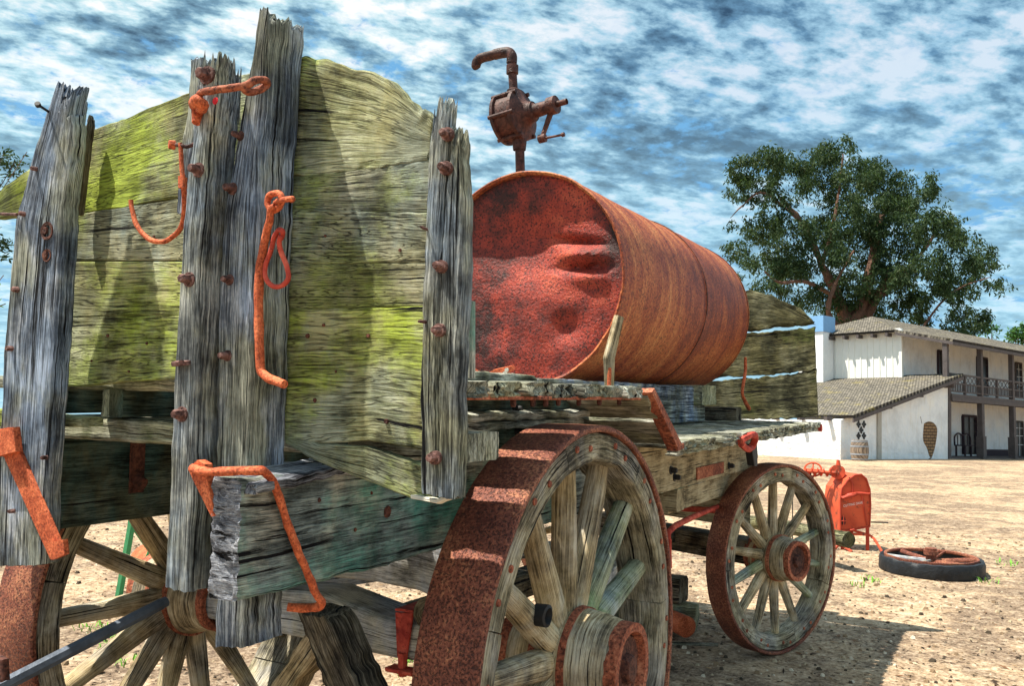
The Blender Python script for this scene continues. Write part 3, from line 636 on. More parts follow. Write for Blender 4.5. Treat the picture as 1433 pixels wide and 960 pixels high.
hook('hook_eye', [(379, 294, -1.49), (374, 284, -1.49), (378, 273, -1.49), (389, 270, -1.49), (395, 278, -1.49), (391, 289, -1.49), (383, 295, -1.49)], .012)
hook('hook_staple', [(386, 284, -1.46), (393, 280, -1.52), (408, 278, -1.53), (408, 279, -1.50)], .011)
hook('chain_link', [(393, 334, -1.47), (396, 325, -1.50), (390, 322, -1.50), (384, 332, -1.49), (379, 350, -1.48), (372, 372, -1.475), (372, 388, -1.475), (381, 400, -1.475), (394, 400, -1.475), (403, 390, -1.475), (402, 374, -1.475), (395, 357, -1.48), (391, 340, -1.49), (393, 330, -1.5)], .0095, M['rustred'])
hook('curved_hook', [(183, 280, -1.42), (186, 298, -1.42), (193, 318, -1.42), (208, 334, -1.42), (228, 338, -1.42), (246, 328, -1.41), (255, 314, -1.42), (258, 290, -1.44), (257, 260, -1.46), (254, 230, -1.46), (252, 200, -1.46)], [.010, .0105, .011, .011, .009])
hook('hook_staple', [(245, 203, -1.45), (252, 203, -1.46), (262, 205, -1.45), (272, 201, -1.44)], .008, M['bolt'])
mb = MB(); mb.lathe(at(245, 203, 1, -1.45), (-.6, -1, 0), [(0, .016), (.02, .014), (.021, 0)], 8); mb.build('pin_head', hk, WG); mb = MB(); mb.slab([at(248, 262, 1, -1.47), at(248, 245, 1, -1.47)], [at(257, 262, 1, -1.47), at(257, 247, 1, -1.47)], .02, (0, 1, 0), nu=2, nv=3); mb.build('hook_lug', hk, WG)
# strap over the beam end
xs_ = .885
P3 = [at(268, 655, 1, -1.60), at(290, 660, 1, -1.62), V((.80, -1.61, 1.846)), V((.885, -1.56, 1.85)), at(372, 662, 0, xs_), at(385, 680, 0, xs_), at(403, 735, 0, xs_), at(425, 790, 0, xs_), at(443, 832, 0, xs_), at(450, 843, 0, xs_), at(444, 850, 0, xs_-.03), at(425, 851, 0, xs_-.1), at(402, 850, 0, xs_-.14)]
mb = MB(); mb.tube(P3, [.012, .014, .015, .0155, .0155, .0155, .015, .014], 12, 6, amp=.003, flat=.8); mb.build('beam_strap', hk, WG)
mb = MB(); A = [at(x, y, 1, -1.60) for x, y in ((263, 656), (276, 644), (286, 650), (300, 722), (296, 724), (270, 672))]; mb.poly(A, .03, (0, 1, 0)); mb.build('strap_plate', hk, WG, smooth=False)
mb = MB(); mb.slab([at(-12, 603, 1, -1.475), at(70, 784, 1, -1.475)], [at(12, 598, 1, -1.475), at(89, 775, 1, -1.475)], .018, (0, 1, 0), nu=4, nv=30, r=.004, amp=.002)
mb.slab([at(66, 760, 1, -1.495), at(72, 784, 1, -1.495)], [at(88, 755, 1, -1.495), at(90, 776, 1, -1.495)], .02, (0, 1, 0), nu=3, nv=4, r=.004, amp=.002)
mb.slab([at(-12, 605, 1, -1.50), at(-8, 640, 1, -1.50)], [at(18, 598, 1, -1.50), at(22, 632, 1, -1.50)], .03, (0, 1, 0), nu=3, nv=4, r=.004, amp=.002)
mb.build('beam_strap', hk, WG, label='flat orange strap slanting across the left post')
mb = MB(); mb.slab([at(-60, 960, 1, -1.3), at(-60, 900, 1, -1.3)], [at(4, 955, 1, -1.3), at(2, 925, 1, -1.3)], .03, (0, 1, 0), nu=4, nv=6, amp=.008); mb.build('step_iron', M['rustdark'], WG)

# ---- undercarriage
mb = MB(); mb.slab([(-1.0, -.13, .89), (-.3, -.13, .885), (.35, -.13, .875), (.95, -.13, .90)], [(-1.0, -.13, 1.06), (-.1, -.13, 1.12), (.28, -.13, 1.05), (.95, -.13, 1.05)], .26, (0, 1, 0), nu=10, nv=80, nw=6, r=.03, amp=.004, gf=20); mb.build('rear_axle', M['greytimber'], WG)
mb = MB(); mb.slab([(-.9, -.12, 1.16), (.2, -.12, 1.20), (.45, -.12, 1.19), (.8, -.12, 1.10)], [(-.9, -.12, 1.46), (.2, -.12, 1.46), (.45, -.12, 1.46), (.8, -.12, 1.46)], .24, (0, 1, 0), nu=10, nv=60, nw=6, r=.02, amp=.005, gf=20); mb.build('rear_bolster', M['greytimber'], WG)
mb = MB(); p = at(567, 850, 1, -.14); mb.slab([(p.x-.035, -.15, .90), (p.x-.05, -.15, 1.09)], [(p.x+.02, -.15, .90), (p.x+.05, -.15, 1.10)], .015, (0, 1, 0), nu=3, nv=10, amp=.002); mb.slab([(p.x-.05, -.15, 1.10), (p.x-.05, .1, 1.10)], [(p.x+.05, -.15, 1.10), (p.x+.05, .1, 1.10)], .012, (0, 0, 1), nu=3, nv=6)
mb.tube([(p.x, -.15, .92), (p.x, -.15, .82)], .022, 8, 2, amp=.004); mb.slab([(p.x-.07, -.19, .835), (p.x+.07, -.19, .835)], [(p.x-.07, -.11, .835), (p.x+.07, -.11, .835)], .02, (0, 0, 1), nu=3, nv=5); mb.build('axle_clip', M['rustred'], WG)
mb = MB(); a = at(604, 853, 1, -.2); mb.lathe(a+V((0, .05, 0)), (.3, -1, 0), [(0, .07), (.12, .075), (.13, .05), (.13, 0)], 12, amp=.008); mb.build('pole_end', M['darkwood'], WG)
mb = MB(); mb.tube([(.86, .0, 1.45), (.84, -.16, 1.3), (.82, -.2, 1.1), (.82, -.18, .95)], .02, 8, 4, amp=.003); mb.tube([(.72, -.15, 1.42), (.70, -.2, 1.2)], .03, 8, 2, amp=.006); mb.build('brace_rod', M['rustred'], WG)
mb = MB(); mb.slab([(.1, .2, 1.02), (.05, 4.2, .92)], [(.25, .2, 1.02), (.2, 4.2, .92)], .14, (0, 0, -1), nu=5, nv=50, amp=.006); mb.build('reach_pole', M['darkwood'], WG)
mb = MB()
for s_ in (-1, 1): mb.slab([(.85*s_, .2, 1.0), (.2*s_, 2.9, .93)], [(.95*s_, .2, 1.0), (.32*s_, 2.9, .93)], .08, (0, 0, -1), nu=4, nv=40, amp=.004)
mb.build('hound', M['greytimber'], WG)
def fa(x, y, z): return piv+fn_*x+V((math.sin(sa), math.cos(sa), 0))*y+V((0, 0, z-.764))
mb = MB(); mb.slab([fa(-1.0, -.12, .68), fa(1.0, -.12, .68)], [fa(-1.0, -.12, .88), fa(1.0, -.12, .88)], .24, V((math.sin(sa), math.cos(sa), 0)), nu=8, nv=50, amp=.006, r=.02); mb.build('front_axle', M['darkwood'], WG)
mb = MB(); mb.slab([fa(-.8, -.11, .98), fa(.86, -.11, .98)], [fa(-.8, -.11, 1.2), fa(.86, -.11, 1.2)], .22, V((math.sin(sa), math.cos(sa), 0)), nu=8, nv=50, amp=.006, r=.02); mb.build('sand_board', M['ochre'], WG)
mb = MB(); mb.box((-.85, 4.35, 1.26), (.85, 4.62, 1.45), r=.02, amp=.006); mb.build('front_bolster', M['darkwood'], WG)
mb = MB(); mb.box((-.8, 2.3, 1.30), (.84, 2.46, 1.45), r=.02, amp=.006); mb.slab([(.78, 2.3, 1.28), (.78, 4.4, 1.28)], [(.78, 2.3, 1.44), (.78, 4.4, 1.44)], .14, (-1, 0, 0), nu=5, nv=40, amp=.006); mb.build('sill_timber', M['ochre'], WG)
mb = MB(); c = piv+V((0, 0, .46)); mb.lathe(c, (0, 0, 1), [(-.02, .42), (.02, .42), (.02, .36), (-.02, .36), (-.02, .42)], 40); mb.tube([(.82, 2.2, 1.12), (.80, 2.4, 1.2), (.75, 4.0, 1.2)], .02, 8, 3, amp=.003); mb.tube([(.82, 2.2, 1.14), (.82, 2.22, .95)], .02, 8, 2, amp=.003)
mb.tube([fa(.2, -.5, 1.1), fa(.95, -.2, 1.12)], .025, 8, 2); mb.build('fifth_wheel_iron', M['rustred'], WG)

# ---- front gate
YF = 4.95
def fp(name, lo, hi, mat):
    mb = MB(); mb.slab([at(x, y, 1, YF) for x, y in lo], [at(x, y, 1, YF) for x, y in hi], .05, (0, 1, 0), nu=14, nv=60, amp=.006, gf=20, edge=.02); return mb.build(name, M['plankdark'], WG)
fpl = M['plankgrey']
fp('gate_plank', [(985, 470), (1050, 463), (1100, 458), (1139, 455)], [(985, 425), (1030, 408), (1050, 405), (1085, 414), (1112, 428), (1130, 442), (1138, 451)], M['plankdark'])
fp('gate_plank', [(985, 530), (1050, 526), (1100, 522), (1141, 516)], [(985, 474), (1050, 466), (1100, 461), (1139, 458)], M['plankdark'])
fp('gate_plank', [(985, 592), (1050, 587), (1100, 586), (1144, 584)], [(985, 536), (1050, 529), (1100, 525), (1141, 518)], M['plankdark'])
mb = MB(); a = at(985, 590, 1, YF+.06); mb.slab([(.1, YF+.055, 1.86), (.1, YF+.055, 3.0)], [(.25, YF+.055, 1.86), (.25, YF+.055, 3.0)], .1, (0, 1, 0), nu=4, nv=40, amp=.006); mb.build('post', M['post'], WG)

# ================================================================ things on the wagon
TR, TY0, TY1 = .695, 1.55, 4.55; tc_ = V((.06, 0, 2.805))
TK = thing('water_tank', W(tc_+V((0, 3, -TR))), 'long rusty cylindrical steel tank lying on the wagon deck', 'tank')
mb = MB(); N = 128; K = 90
def tp(a, y, r_): return tc_+V((math.sin(a)*r_, y, math.cos(a)*r_))
vs = []; uu = []
for i in range(K+1):
    y = lerp(TY0, TY1, i/K)
    for j in range(N+1):
        a = 2*math.pi*(j % N)/N; q = tp(a, y, TR); r_ = TR+noise.noise(q*2.2)*.006+noise.noise(q*6)*.0025
        if abs(y-3.25) < .04: r_ += .006 if abs(y-3.25) < .017 else -.003
        vs.append(tp(a, y, r_)); uu.append((a*TR, y))
mb.add(vs, [(i*(N+1)+j, i*(N+1)+j+1, (i+1)*(N+1)+j+1, (i+1)*(N+1)+j) for i in range(K) for j in range(N)], uu)
mb.build('shell', M['tankshell'], TK)
def dent(x, z):      # depth pushed into the end plate (x, z from its centre in radii)
    d = .018*noise.noise(V((x*1.6, z*1.6, 3)))+.007*noise.noise(V((x*5, z*5, 3)))
    def bump(cx, cz, sx, sz, a, rot=0):
        u_, v_ = x-cx, z-cz; c_, s_ = math.cos(rot), math.sin(rot); u_, v_ = u_*c_+v_*s_, -u_*s_+v_*c_
        return a*math.exp(-(u_/sx)**2-(v_/sz)**2)
    d += bump(-.05, .36, .6, .40, .075)-bump(.1, -.2, .6, .4, .015)
    d += bump(.55, .33, .3, .035, .05, -.15)-bump(.62, .20, .25, .06, .055, -.05)+bump(.62, .09, .26, .035, .05, 0)-bump(.68, -.02, .2, .06, .03)
    d += bump(.45, -.45, .2, .15, .04)+bump(-.3, -.4, .3, .3, .03)-.012
    e = max(0, 1-math.hypot(x, z)); return d*min(1, e*5)
mb = MB(); vs = []; uu = []; RR = 46
for i in range(RR+1):
    r_ = (i/RR)
    for j in range(N+1):
        a = 2*math.pi*(j % N)/N; x, z = math.sin(a)*r_, math.cos(a)*r_
        vs.append(tc_+V((x*(TR-.012), TY0+.035+dent(x, z), z*(TR-.012)))); uu.append((x, z))
mb.add(vs, [(i*(N+1)+j, i*(N+1)+j+1, (i+1)*(N+1)+j+1, (i+1)*(N+1)+j) for i in range(RR) for j in range(N)], uu)
mb.build('end_plate', M['tankend'], TK)
mb = MB(); mb.lathe(tc_+V((0, TY0, 0)), (0, 1, 0), [(.05, TR-.02), (0, TR-.018), (-.012, TR-.004), (-.008, TR+.004), (.015, TR+.005)], 128, amp=.004, up=(0, 0, 1))
mb.build('rim', M['tankshell'], TK); mb = MB()
mb.lathe(tc_+V((0, TY1, 0)), (0, 1, 0), [(-.01, TR+.004), (.01, TR+.004), (.01, 0)], 96, amp=.002, up=(0, 0, 1)); mb.build('end_plate', M['tankshell'], TK)
mb = MB(); mb.lathe(tc_+V((0, 3.25, 0)), (0, 1, 0), [(-.012, TR-.004), (-.006, TR+.010), (.006, TR+.010), (.012, TR-.004)], 128, amp=.002, up=(0, 0, 1)); mb.build('seam', M['rustdark'], TK)
# pump
YPm = 1.95
PU = M['pump']
def pp(x, y, dy=0): return at(x, y, 1, YPm+dy)
mb = MB(); mb.tube([pp(729, 260), pp(728, 235), pp(727, 195)], .033, 16, 2); mb.lathe(pp(727, 200), (0, 0, 1), [(-.05, .045), (.0, .05), (.04, .05)], 16)
base = mb.build('hand_pump', PU, TK, label='dark iron rotary hand pump on top of the tank')
pc = pp(722, 163); axp = V((.94, -.06, .1)).normalized()
mb = MB(); mb.lathe(pc, axp, [(-.12, 0), (-.12, .10), (-.115, .15), (-.11, .178), (-.085, .182), (-.08, .16), (.03, .16), (.035, .182), (.06, .18), (.07, .15), (.085, .10), (.12, .075), (.15, .07)], 40, amp=.003)
for k in range(6):
    a = k*math.pi/3+.4; e1 = axp.orthogonal().normalized(); e2 = axp.cross(e1); q = pc+(e1*math.cos(a)+e2*math.sin(a))*.172
    mb.lathe(q-axp*.12, axp, [(0, 0), (0, .016), (.2, .016), (.2, 0)], 8)
mb.build('pump_housing', PU, base)
mb = MB(); mb.lathe(pc+axp*.14, axp, [(0, .075), (.02, .05), (.13, .045), (.13, .062), (.19, .062), (.19, .02), (.27, .02)], 20, amp=.002); mb.build('shaft', PU, base)
c0 = pc+axp*.40
mb = MB(); e0 = pp(773, 151, -.0); e1_ = pp(758, 194, -.02); mb.tube([pc+axp*.30, e0], .018, 10, 1); mb.lathe(e0-V((.03, 0, 0)), (1, 0, 0), [(0, 0), (0, .032), (.06, .032), (.06, 0)], 12)
mb.tube([e0, lerp(e0, e1_, .5)+V((.0, 0, 0)), e1_], [.022, .015], 10, 2); mb.lathe(e1_-V((.02, 0, 0)), (1, 0, .1), [(0, 0), (0, .03), (.05, .03), (.05, 0)], 10)
e2_ = pp(788, 188, -.03); mb.tube([e1_, e2_], .009, 8, 1); mb.lathe(e2_, (1, 0, .15), [(-.01, 0), (-.01, .016), (.01, .016), (.01, 0)], 8); mb.build('crank', PU, base)
mb = MB(); mb.tube([pp(719, 132), pp(717, 100), pp(716, 84)], .031, 16, 2); mb.lathe(pp(719, 130), (0, 0, 1), [(-.03, .055), (.02, .05), (.03, .035)], 16); mb.lathe(pp(717, 97), (0, 0, 1), [(-.03, .032), (-.03, .043), (.03, .043), (.03, .032)], 16)
mb.tube([pp(716, 88), pp(716, 78), pp(711, 73), pp(700, 74), pp(692, 76)], .038, 16, 5); mb.tube([pp(696, 75), pp(680, 79), pp(670, 83), pp(666, 90), pp(667, 94)], [.034, .036, .036, .03], 14, 4, amp=.004); mb.build('spout', M['blackiron'] if False else PU, base)
# small items on the deck
def on(o, l, c): return tag(o, l, c)
a = at(700, 520, 1, .95)
mb = MB(); P_ = [at(x, y, 1, .9) for x, y in ((668, 532), (678, 524), (690, 518), (716, 512), (719, 517), (706, 526), (694, 531))]; mb.poly(P_, .02, (.1, 1, .3))
o = mb.build('bent_iron_plate', M['rusthook'], None, smooth=False, loc=W(P_[0])); on(o, 'bent rusty iron plate with two bolt holes lying before the tank end', 'iron plate')
mb = MB()
for q in ((709, 518), (706, 523)): mb.lathe(at(*q, 1, .885), YB, [(-.004, .012), (.004, .012), (.004, 0)], 10)
mb.build('hole', M['web'], o)
mb = MB(); mb.slab([at(853, 543, 0, .80), at(851, 500, 0, .80), at(866, 441, 0, .80)], [at(860, 543, 0, .80), at(861, 502, 0, .80), at(874, 444, 0, .80)], .03, (-1, 0, 0), nu=3, nv=30, r=.006, amp=.003)
o = mb.build('wooden_stake', M['spoke'], None, loc=W(at(855, 543, 0, .8))); on(o, 'thin pale wooden stake wedged against the near end of the rusty tank', 'stake')
mb = MB(); mb.tube([at(852, 548, 0, .8), at(853, 515, 0, .8)], .012, 8, 1); mb.build('iron_pin', M['rusthook'], o)
mb = MB(); mb.tube([at(x, y, 0, .78) for x, y in ((1043, 500), (1043, 520), (1039, 545), (1040, 556), (1048, 572))], [.012, .014, .012, .02], 8, 4, amp=.003)
o = mb.build('tie_rod', M['rusthook'], None, loc=W(at(1040, 556, 0, .78))); on(o, 'rusty tie rod standing at the far end of the tank', 'rod')
# ================================================================ loose things round the wagon
def gz(p):       # drop a wagon-frame point onto the real ground, in world
    q = W(p); q.z = ground(q.x, q.y); return q
# prop legs under the tall post
mb = MB()
def leg(px0, py0, px1, py1, yy, wd, mat_, name):
    a = at(px0, py0, 1, yy); b = at(px1, py1, 1, yy); d = (b-a); b = a+d*((a.z+.03)/(a.z-b.z)) ; 
    s_ = V((wd, 0, 0)); mb = MB(); mb.slab([a, b], [a+s_, b+s_], wd*.9, (0, 1, 0), nu=8, nv=60, nw=6, r=.02, amp=.010, gf=24, rag0=.02, edge=.02)
    o = mb.build(name, M[mat_], None, loc=W(b)); return o
o = leg(406, 852, 452, 960, -1.0, .17, 'darkwood', 'prop_timber'); tag(o, 'dark split timber leaning beneath the end of the teal beam', 'timber')
o = leg(432, 870, 370, 966, -.86, .13, 'spoke', 'prop_timber'); tag(o, 'pale timber crossing behind the dark split prop', 'timber')
# long steel bar
a = at(225, 846, 0, -.80); b = at(0, 962, 0, -.80); d = b-a; b2 = a+d*((a.z-.02)/(a.z-b.z))
mb = MB(); mb.tube([a, b2], [.029, .034], 8, 8, smooth=True); mb.tube([a-d.normalized()*.0, a-d.normalized()*.03], .026, 8, 1)
tag(mb.build('steel_bar', M['bluesteel'], None, smooth=False, loc=W(b2)), 'long blue grey octagonal steel bar leaning on the far rear hub', 'bar')

# logs lying behind
def log(p, q, r, lab, mat_='darkwood', cap=None):
    mb = MB(); mb.tube([p, lerp(p, q, .5)+V((0, 0, r*.2)), q], [r, r*.9, r], 16, 10, amp=r*.12)
    o = mb.build('log', M[mat_], None, loc=W(lerp(p, q, .5)-V((0, 0, r)))); tag(o, lab, 'log'); return o
e = at(1188, 756, 1, 7.9); log(V((e.x-1.6, 9.3, .3)), V((e.x, e.y, e.z)), .095, 'weathered grey log with a splintered end beside the orange machine', 'plankdark')
# block pile behind the near wheel
gp = at(975, 885, 2, 0)
log(V((gp.x-.9, gp.y-.1, .13)), V((gp.x, gp.y, .13)), .12, 'short mossy round log behind the near rear wheel', 'plankgrey')
mb = MB(); mb.xf = W; mb.box((gp.x-.75, gp.y-.12, .24), (gp.x-.12, gp.y+.12, .46), r=.02, amp=.01); o = mb.build('wood_block', M['darkwood'], None, loc=W((gp.x-.4, gp.y, .24))); tag(o, 'square dark timber block resting on top of the mossy log', 'block')
mb = MB(); q = at(961, 879, 1, gp.y-.30); q.z = max(q.z, .11); mb.lathe(V((q.x, q.y, q.z)), (.75, -.65, 0), [(-.3, .085), (0, .09), (.01, .07), (.01, 0)], 20, amp=.004); o = mb.build('rusty_pipe', M['rusthook'], None, loc=W((q.x, q.y, 0))); tag(o, 'short fat orange rusty pipe end poking out beside the mossy log', 'pipe')
mb = MB(); q = at(952, 905, 0, 1.18); mb.slab([V((1.2, 1.08, 0)), V((1.2, 1.0, .5))], [V((1.2, 1.18, 0)), V((1.2, 1.05, .55))], .05, (-1, 0, 0), nu=4, nv=20, amp=.01, rag1=.1); tag(mb.build('stake', M['deck'], None, loc=W((1.2, 1.1, 0))), 'splintered grey stake standing behind the near rear tyre', 'stake')

# orange machine on legs
def mk(px, py, yy=8.4): return at(px, py, 1, yy)
b0 = gz(at(1187, 790, 2, 0)); OM = thing('corn_sheller', b0, 'orange painted box machine with rounded top on thin legs beside the flat wheel', 'farm machine')
# frame: front face plane through f0 facing the camera side, box depth away to the left/back
f0 = at(1175, 770, 2, 0); u_ = V((.93, .37, 0)).normalized(); v_ = V((-.62, .78, 0)).normalized()
k_ = (at(1176, 745, 1, f0.y)).z; 
def on_face(px, py):
    n_ = V((u_.y, -u_.x, 0)); d = Fl+Rl*((px-716.5)/FPX)-Ul*((py-480)/FPX); return CL+d*((f0-CL).dot(n_)/d.dot(n_))
out = [(1176, 745), (1176, 700), (1178, 684), (1186, 672), (1196, 665), (1205, 664), (1212, 670), (1217, 685), (1218, 705), (1217, 737)]
Fp = [on_face(*q) for q in out]; dep = v_*.42
mb = MB(); n_ = len(Fp); Bp = [p+dep for p in Fp]
mb.add(Fp+Bp, [list(range(n_)), list(range(2*n_-1, n_-1, -1))]+[(i, (i+1) % n_, n_+(i+1) % n_, n_+i) for i in range(n_)], [(p.x, p.z) for p in Fp+Bp])
body = mb.build('body', M['orange'], OM, smooth=False)
nf = V((u_.y, -u_.x, 0)) ; nf = nf if nf.y < 0 else -nf
mb = MB(); R_ = [p+nf*.012 for p in Fp]; mb.tube(R_+[R_[0]], .012, 6, 1, smooth=False); mb.build('edge_trim', M['orangedark'], OM)
mb = MB(); mb.tube([on_face(1177, 697)+nf*.03, on_face(1190, 693)+nf*.05, on_face(1200, 690)+nf*.05, on_face(1216, 691)+nf*.02], [.02, .035, .02, .015], 8, 4, amp=.012); mb.build('latch_bar', M['orangedark'], OM)
mb = MB(); mb.tube([on_face(1188, 668)+nf*.012, on_face(1193, 678)+nf*.012, on_face(1193, 692)+nf*.012], .012, 6, 3); mb.tube([on_face(1206, 692)+nf*.012, on_face(1213, 735)+nf*.012], .010, 6, 1, smooth=True); mb.build('panel_seam', M['orangedark'], OM)
mb = MB(); c = on_face(1180, 729)+nf*.01; up_ = V((0, 0, 1))
pts = [c+u_*math.cos(a)*.028+up_*math.sin(a)*.06 for a in [i*math.pi/8 for i in range(16)]]; mb.poly(pts, .012, nf); mb.build('vent', M['blackiron'], OM, smooth=False)
mb = MB(); mb.tube([c+nf*.02-up_*.06, c+nf*.02+up_*.07], .008, 6, 1); mb.tube([c+nf*.02-u_*.03, c+nf*.02+u_*.03], .008, 6, 1); mb.build('vent_bar', M['orangedark'], OM)
mb = MB()
for (x0, y0), dd in (((1179, 742), 0), ((1214, 738), 0), ((1179, 742), .40), ((1214, 738), .40)):
    mb = MB(); p = on_face(x0, y0)+v_*dd; mb.box(p-V((.022, .022, p.z)), p+V((.022, .022, .0)), r=.004); mb.build('leg', M['orangedark'], OM)
mb = MB(); p = on_face(1179, 742); p.z = .0; r0 = on_face(1214, 738)
mb.tube([V((p.x, p.y, .12)), V((p.x+.03, p.y-.05, .06)), V((p.x+.14, p.y-.14, .01))], .02, 8, 3); mb.tube([V((p.x, p.y, .12)), V((p.x-.1, p.y-.08, .01))], .02, 8, 3)
q = V((r0.x, r0.y, .22)); mb.tube([q, q+V((.08, -.02, -.04)), q+V((.2, -.1, -.21))], .018, 8, 3); mb.tube([q, q+v_*.42, ], .018, 8, 1); mb.tube([q, V((p.x, p.y, .22))], .018, 8, 1)
mb.build('foot', M['orange'], OM)
mb = MB(); q = on_face(1219, 731); mb.tube([q, q+u_*.22], .01, 6, 1); mb.build('side_pin', M['blackiron'], OM)
# writing
cu = bpy.data.curves.new('lettering', 'FONT'); cu.body = 'CUTTING DAVE'; cu.size = .062; cu.extrude = .001; cu.space_character = 1.0
to = bpy.data.objects.new('lettering', cu); COL.objects.link(to); dg = bpy.context.evaluated_depsgraph_get(); tm = bpy.data.meshes.new_from_object(to.evaluated_get(dg)); bpy.data.objects.remove(to)
bl_ = on_face(1180, 710)+nf*.006; br_ = on_face(1207, 705)+nf*.006; ux = (br_-bl_); wt = max(v.co.x for v in tm.vertices); ux = ux/wt; hz = up_*(ux.length)
mb = MB(); mb.add([bl_+ux*v.co.x+hz*v.co.y*1.25+nf*v.co.z for v in tm.vertices], [tuple(p.vertices) for p in tm.polygons], [(0, 0)]*len(tm.vertices)); mb.build('lettering', M['white'], OM, smooth=False)
# auger and handwheel on top
top = on_face(1184, 668)+v_*.2
mb = MB(); s0 = on_face(1180, 664)+v_*.1+V((0, 0, .01)); s1 = on_face(1132, 662)+v_*.35
ax_ = (s1-s0); L_ = ax_.length; ax_.normalize(); e1 = ax_.orthogonal().normalized(); e2 = ax_.cross(e1)
mb.tube([s0, s1], .022, 8, 4)
N_ = 120; vs = []; 
for i in range(N_+1):
    a = i/N_*2*math.pi*7; c = s0+ax_*L_*i/N_; dd = e1*math.cos(a)+e2*math.sin(a); vs += [c+dd*.015, c+dd*.062+ax_*.006, c+dd*.015+ax_*.03]
mb.add(vs, [(3*i+j, 3*i+(j+1) % 3, 3*i+3+(j+1) % 3, 3*i+3+j) for i in range(N_) for j in range(3)], [(0, 0)]*len(vs)); mb.build('auger', M['orange'], OM)
mb = MB(); mb.tube([top-V((0, 0, .02)), top+V((0, 0, .22))], [.05, .02], 10, 3, amp=.006); mb.lathe(top+V((-.02, 0, .05)), (.3, -.9, .1), [(-.08, 0), (-.08, .09), (.08, .10), (.08, 0)], 14, amp=.01); mb.build('gear_housing', M['orange'], OM)
hw = on_face(1153, 660)+v_*.3; mb = MB(); RR_ = .115
mb.tube([hw+V((math.cos(a), .2*math.sin(a), math.sin(a)*.8))*RR_ for a in [i*math.pi/10 for i in range(21)]], .013, 8, 2); mb.tube([hw-V((RR_, 0, 0)), hw+V((RR_, 0, 0))], .010, 8, 1); mb.tube([hw, hw+V((0, .03, RR_*.8))], .01, 8, 1); mb.build('handwheel', M['orange'], OM)
mb = MB(); 
for dx in (0., -.25): q = on_face(1150, 665)+v_*.3+V((dx, 0, 0)); mb.tube([q, V((q.x, q.y, 0))], .008, 6, 2)
mb.tube([top-V((.1, 0, .0)), top+V((-.3, 0, .05)), top+V((-.35, 0, -.3)), top+V((-.2, 0, -.6))], .008, 6, 5); mb.build('wire', M['blackiron'], OM)

# iron wheel with a black tyre lying flat
cw = at(1303, 800, 2, .0); c0_ = W(cw); FW = thing('tractor_wheel', (c0_.x, c0_.y, ground(c0_.x, c0_.y)), 'old iron wheel with a thick black tyre lying flat on the dirt', 'wheel')
Rf = (at(1376, 800, 2, .1)-at(1230, 797, 2, .1)).length/2*.98
c = V((cw.x, cw.y, 0)); Z = V((0, 0, 1))
mb = MB(); mb.lathe(c, Z, [(0, Rf*.9), (0, Rf*.985), (.02, Rf), (.13, Rf), (.165, Rf*.985), (.175, Rf*.95), (.15, Rf*.90), (.0, Rf*.89)], 96, amp=.010); mb.build('tyre', M['black'], FW)
mb = MB(); mb.lathe(c, Z, [(.15, Rf*.895), (.19, Rf*.895), (.195, Rf*.87), (.185, Rf*.84), (.165, Rf*.84), (.15, Rf*.895)], 96, amp=.004); mb.build('rim', M['rusttyre'], FW)
mb = MB(); mb.lathe(c, Z, [(.0, Rf*.15), (.08, Rf*.13), (.1, Rf*.10), (.2, Rf*.10), (.2, Rf*.14), (.25, Rf*.14), (.25, Rf*.11), (.28, Rf*.11), (.28, 0)], 24, amp=.004); mb.build('hub', M['rusttyre'], FW)
for k in range(6):
    a = k*math.pi/3+.3; d = V((math.cos(a), math.sin(a), 0)); mb = MB(); mb.tube([c+d*Rf*.1+Z*.13, c+d*Rf*.86+Z*.165], .03, 8, 3, amp=.004, flat=.5); mb.build('spoke', M['greytimber'] if k in (3, 4) else M['rusttyre'], FW)
# short twigs on the ground
for q0, q1, lb in (((938, 906), (1005, 908), 'thin straight stick lying in shade beneath the front wheel'),):
    a = G(*q0)+V((0, 0, .03)); b = G(*q1)+V((0, 0, .03)); mb = MB(); mb.tube([a, b], .014, 8, 3, amp=.004); tag(mb.build('stick', M['deck'], None, loc=W(a)), lb, 'stick')

# green iron frame beyond the left wheel
ga = G(160, 842); GB = thing('green_stand', gz(ga), 'green iron lattice stand on the sand beyond the left wheel', 'stand')
def gp_(px, py, dy=0.): return at(px, py, 1, ga.y+dy)
mb = MB(); tp_ = gp_(186, 700); 
mb.tube([gp_(165, 842), gp_(184, 735), tp_], .035, 4, 1, smooth=False); mb.build('leg', M['green'], GB, smooth=False)
mb = MB(); mb.tube([gp_(250, 790, .2), gp_(186, 735, .1), tp_], .022, 4, 1, smooth=False); mb.build('leg', M['green'], GB, smooth=False)
mb = MB(); mb.tube([gp_(148, 878, -.1), gp_(210, 820, .4)], .022, 4, 1, smooth=False); mb.tube([gp_(175, 842, 0), gp_(245, 795, .4)], .022, 4, 1, smooth=False); mb.tube([gp_(185, 830), gp_(215, 755)], .012, 6, 1); mb.tube([gp_(183, 735), gp_(228, 800, .3)], .012, 6, 1); mb.build('brace', M['green'], GB, smooth=False)
gb = G(222, 850); mb = MB(); q = at(222, 800, 1, gb.y+.6); mb.lathe(q, (.9, -.5, 0), [(-.5, 0), (-.5, .22), (.1, .22), (.14, .19), (.14, 0)], 28, amp=.004); o = mb.build('drum', M['rusthook'], None, loc=W((q.x, q.y, 0))); tag(o, 'orange round drum on a cradle behind the green stand', 'drum')
mb = MB(); mb.lathe(q, (.9, -.5, 0), [(.14, .1), (.15, .16), (.151, 0)], 24); mb.build('end_cap', M['web'], o)
mb = MB(); mb.box((q.x-.4, q.y-.05, 0), (q.x-.3, q.y+.3, q.z-.1)); mb.box((q.x-.0, q.y-.2, 0), (q.x+.1, q.y+.1, q.z-.1)); mb.build('cradle', M['darkwood'], o)

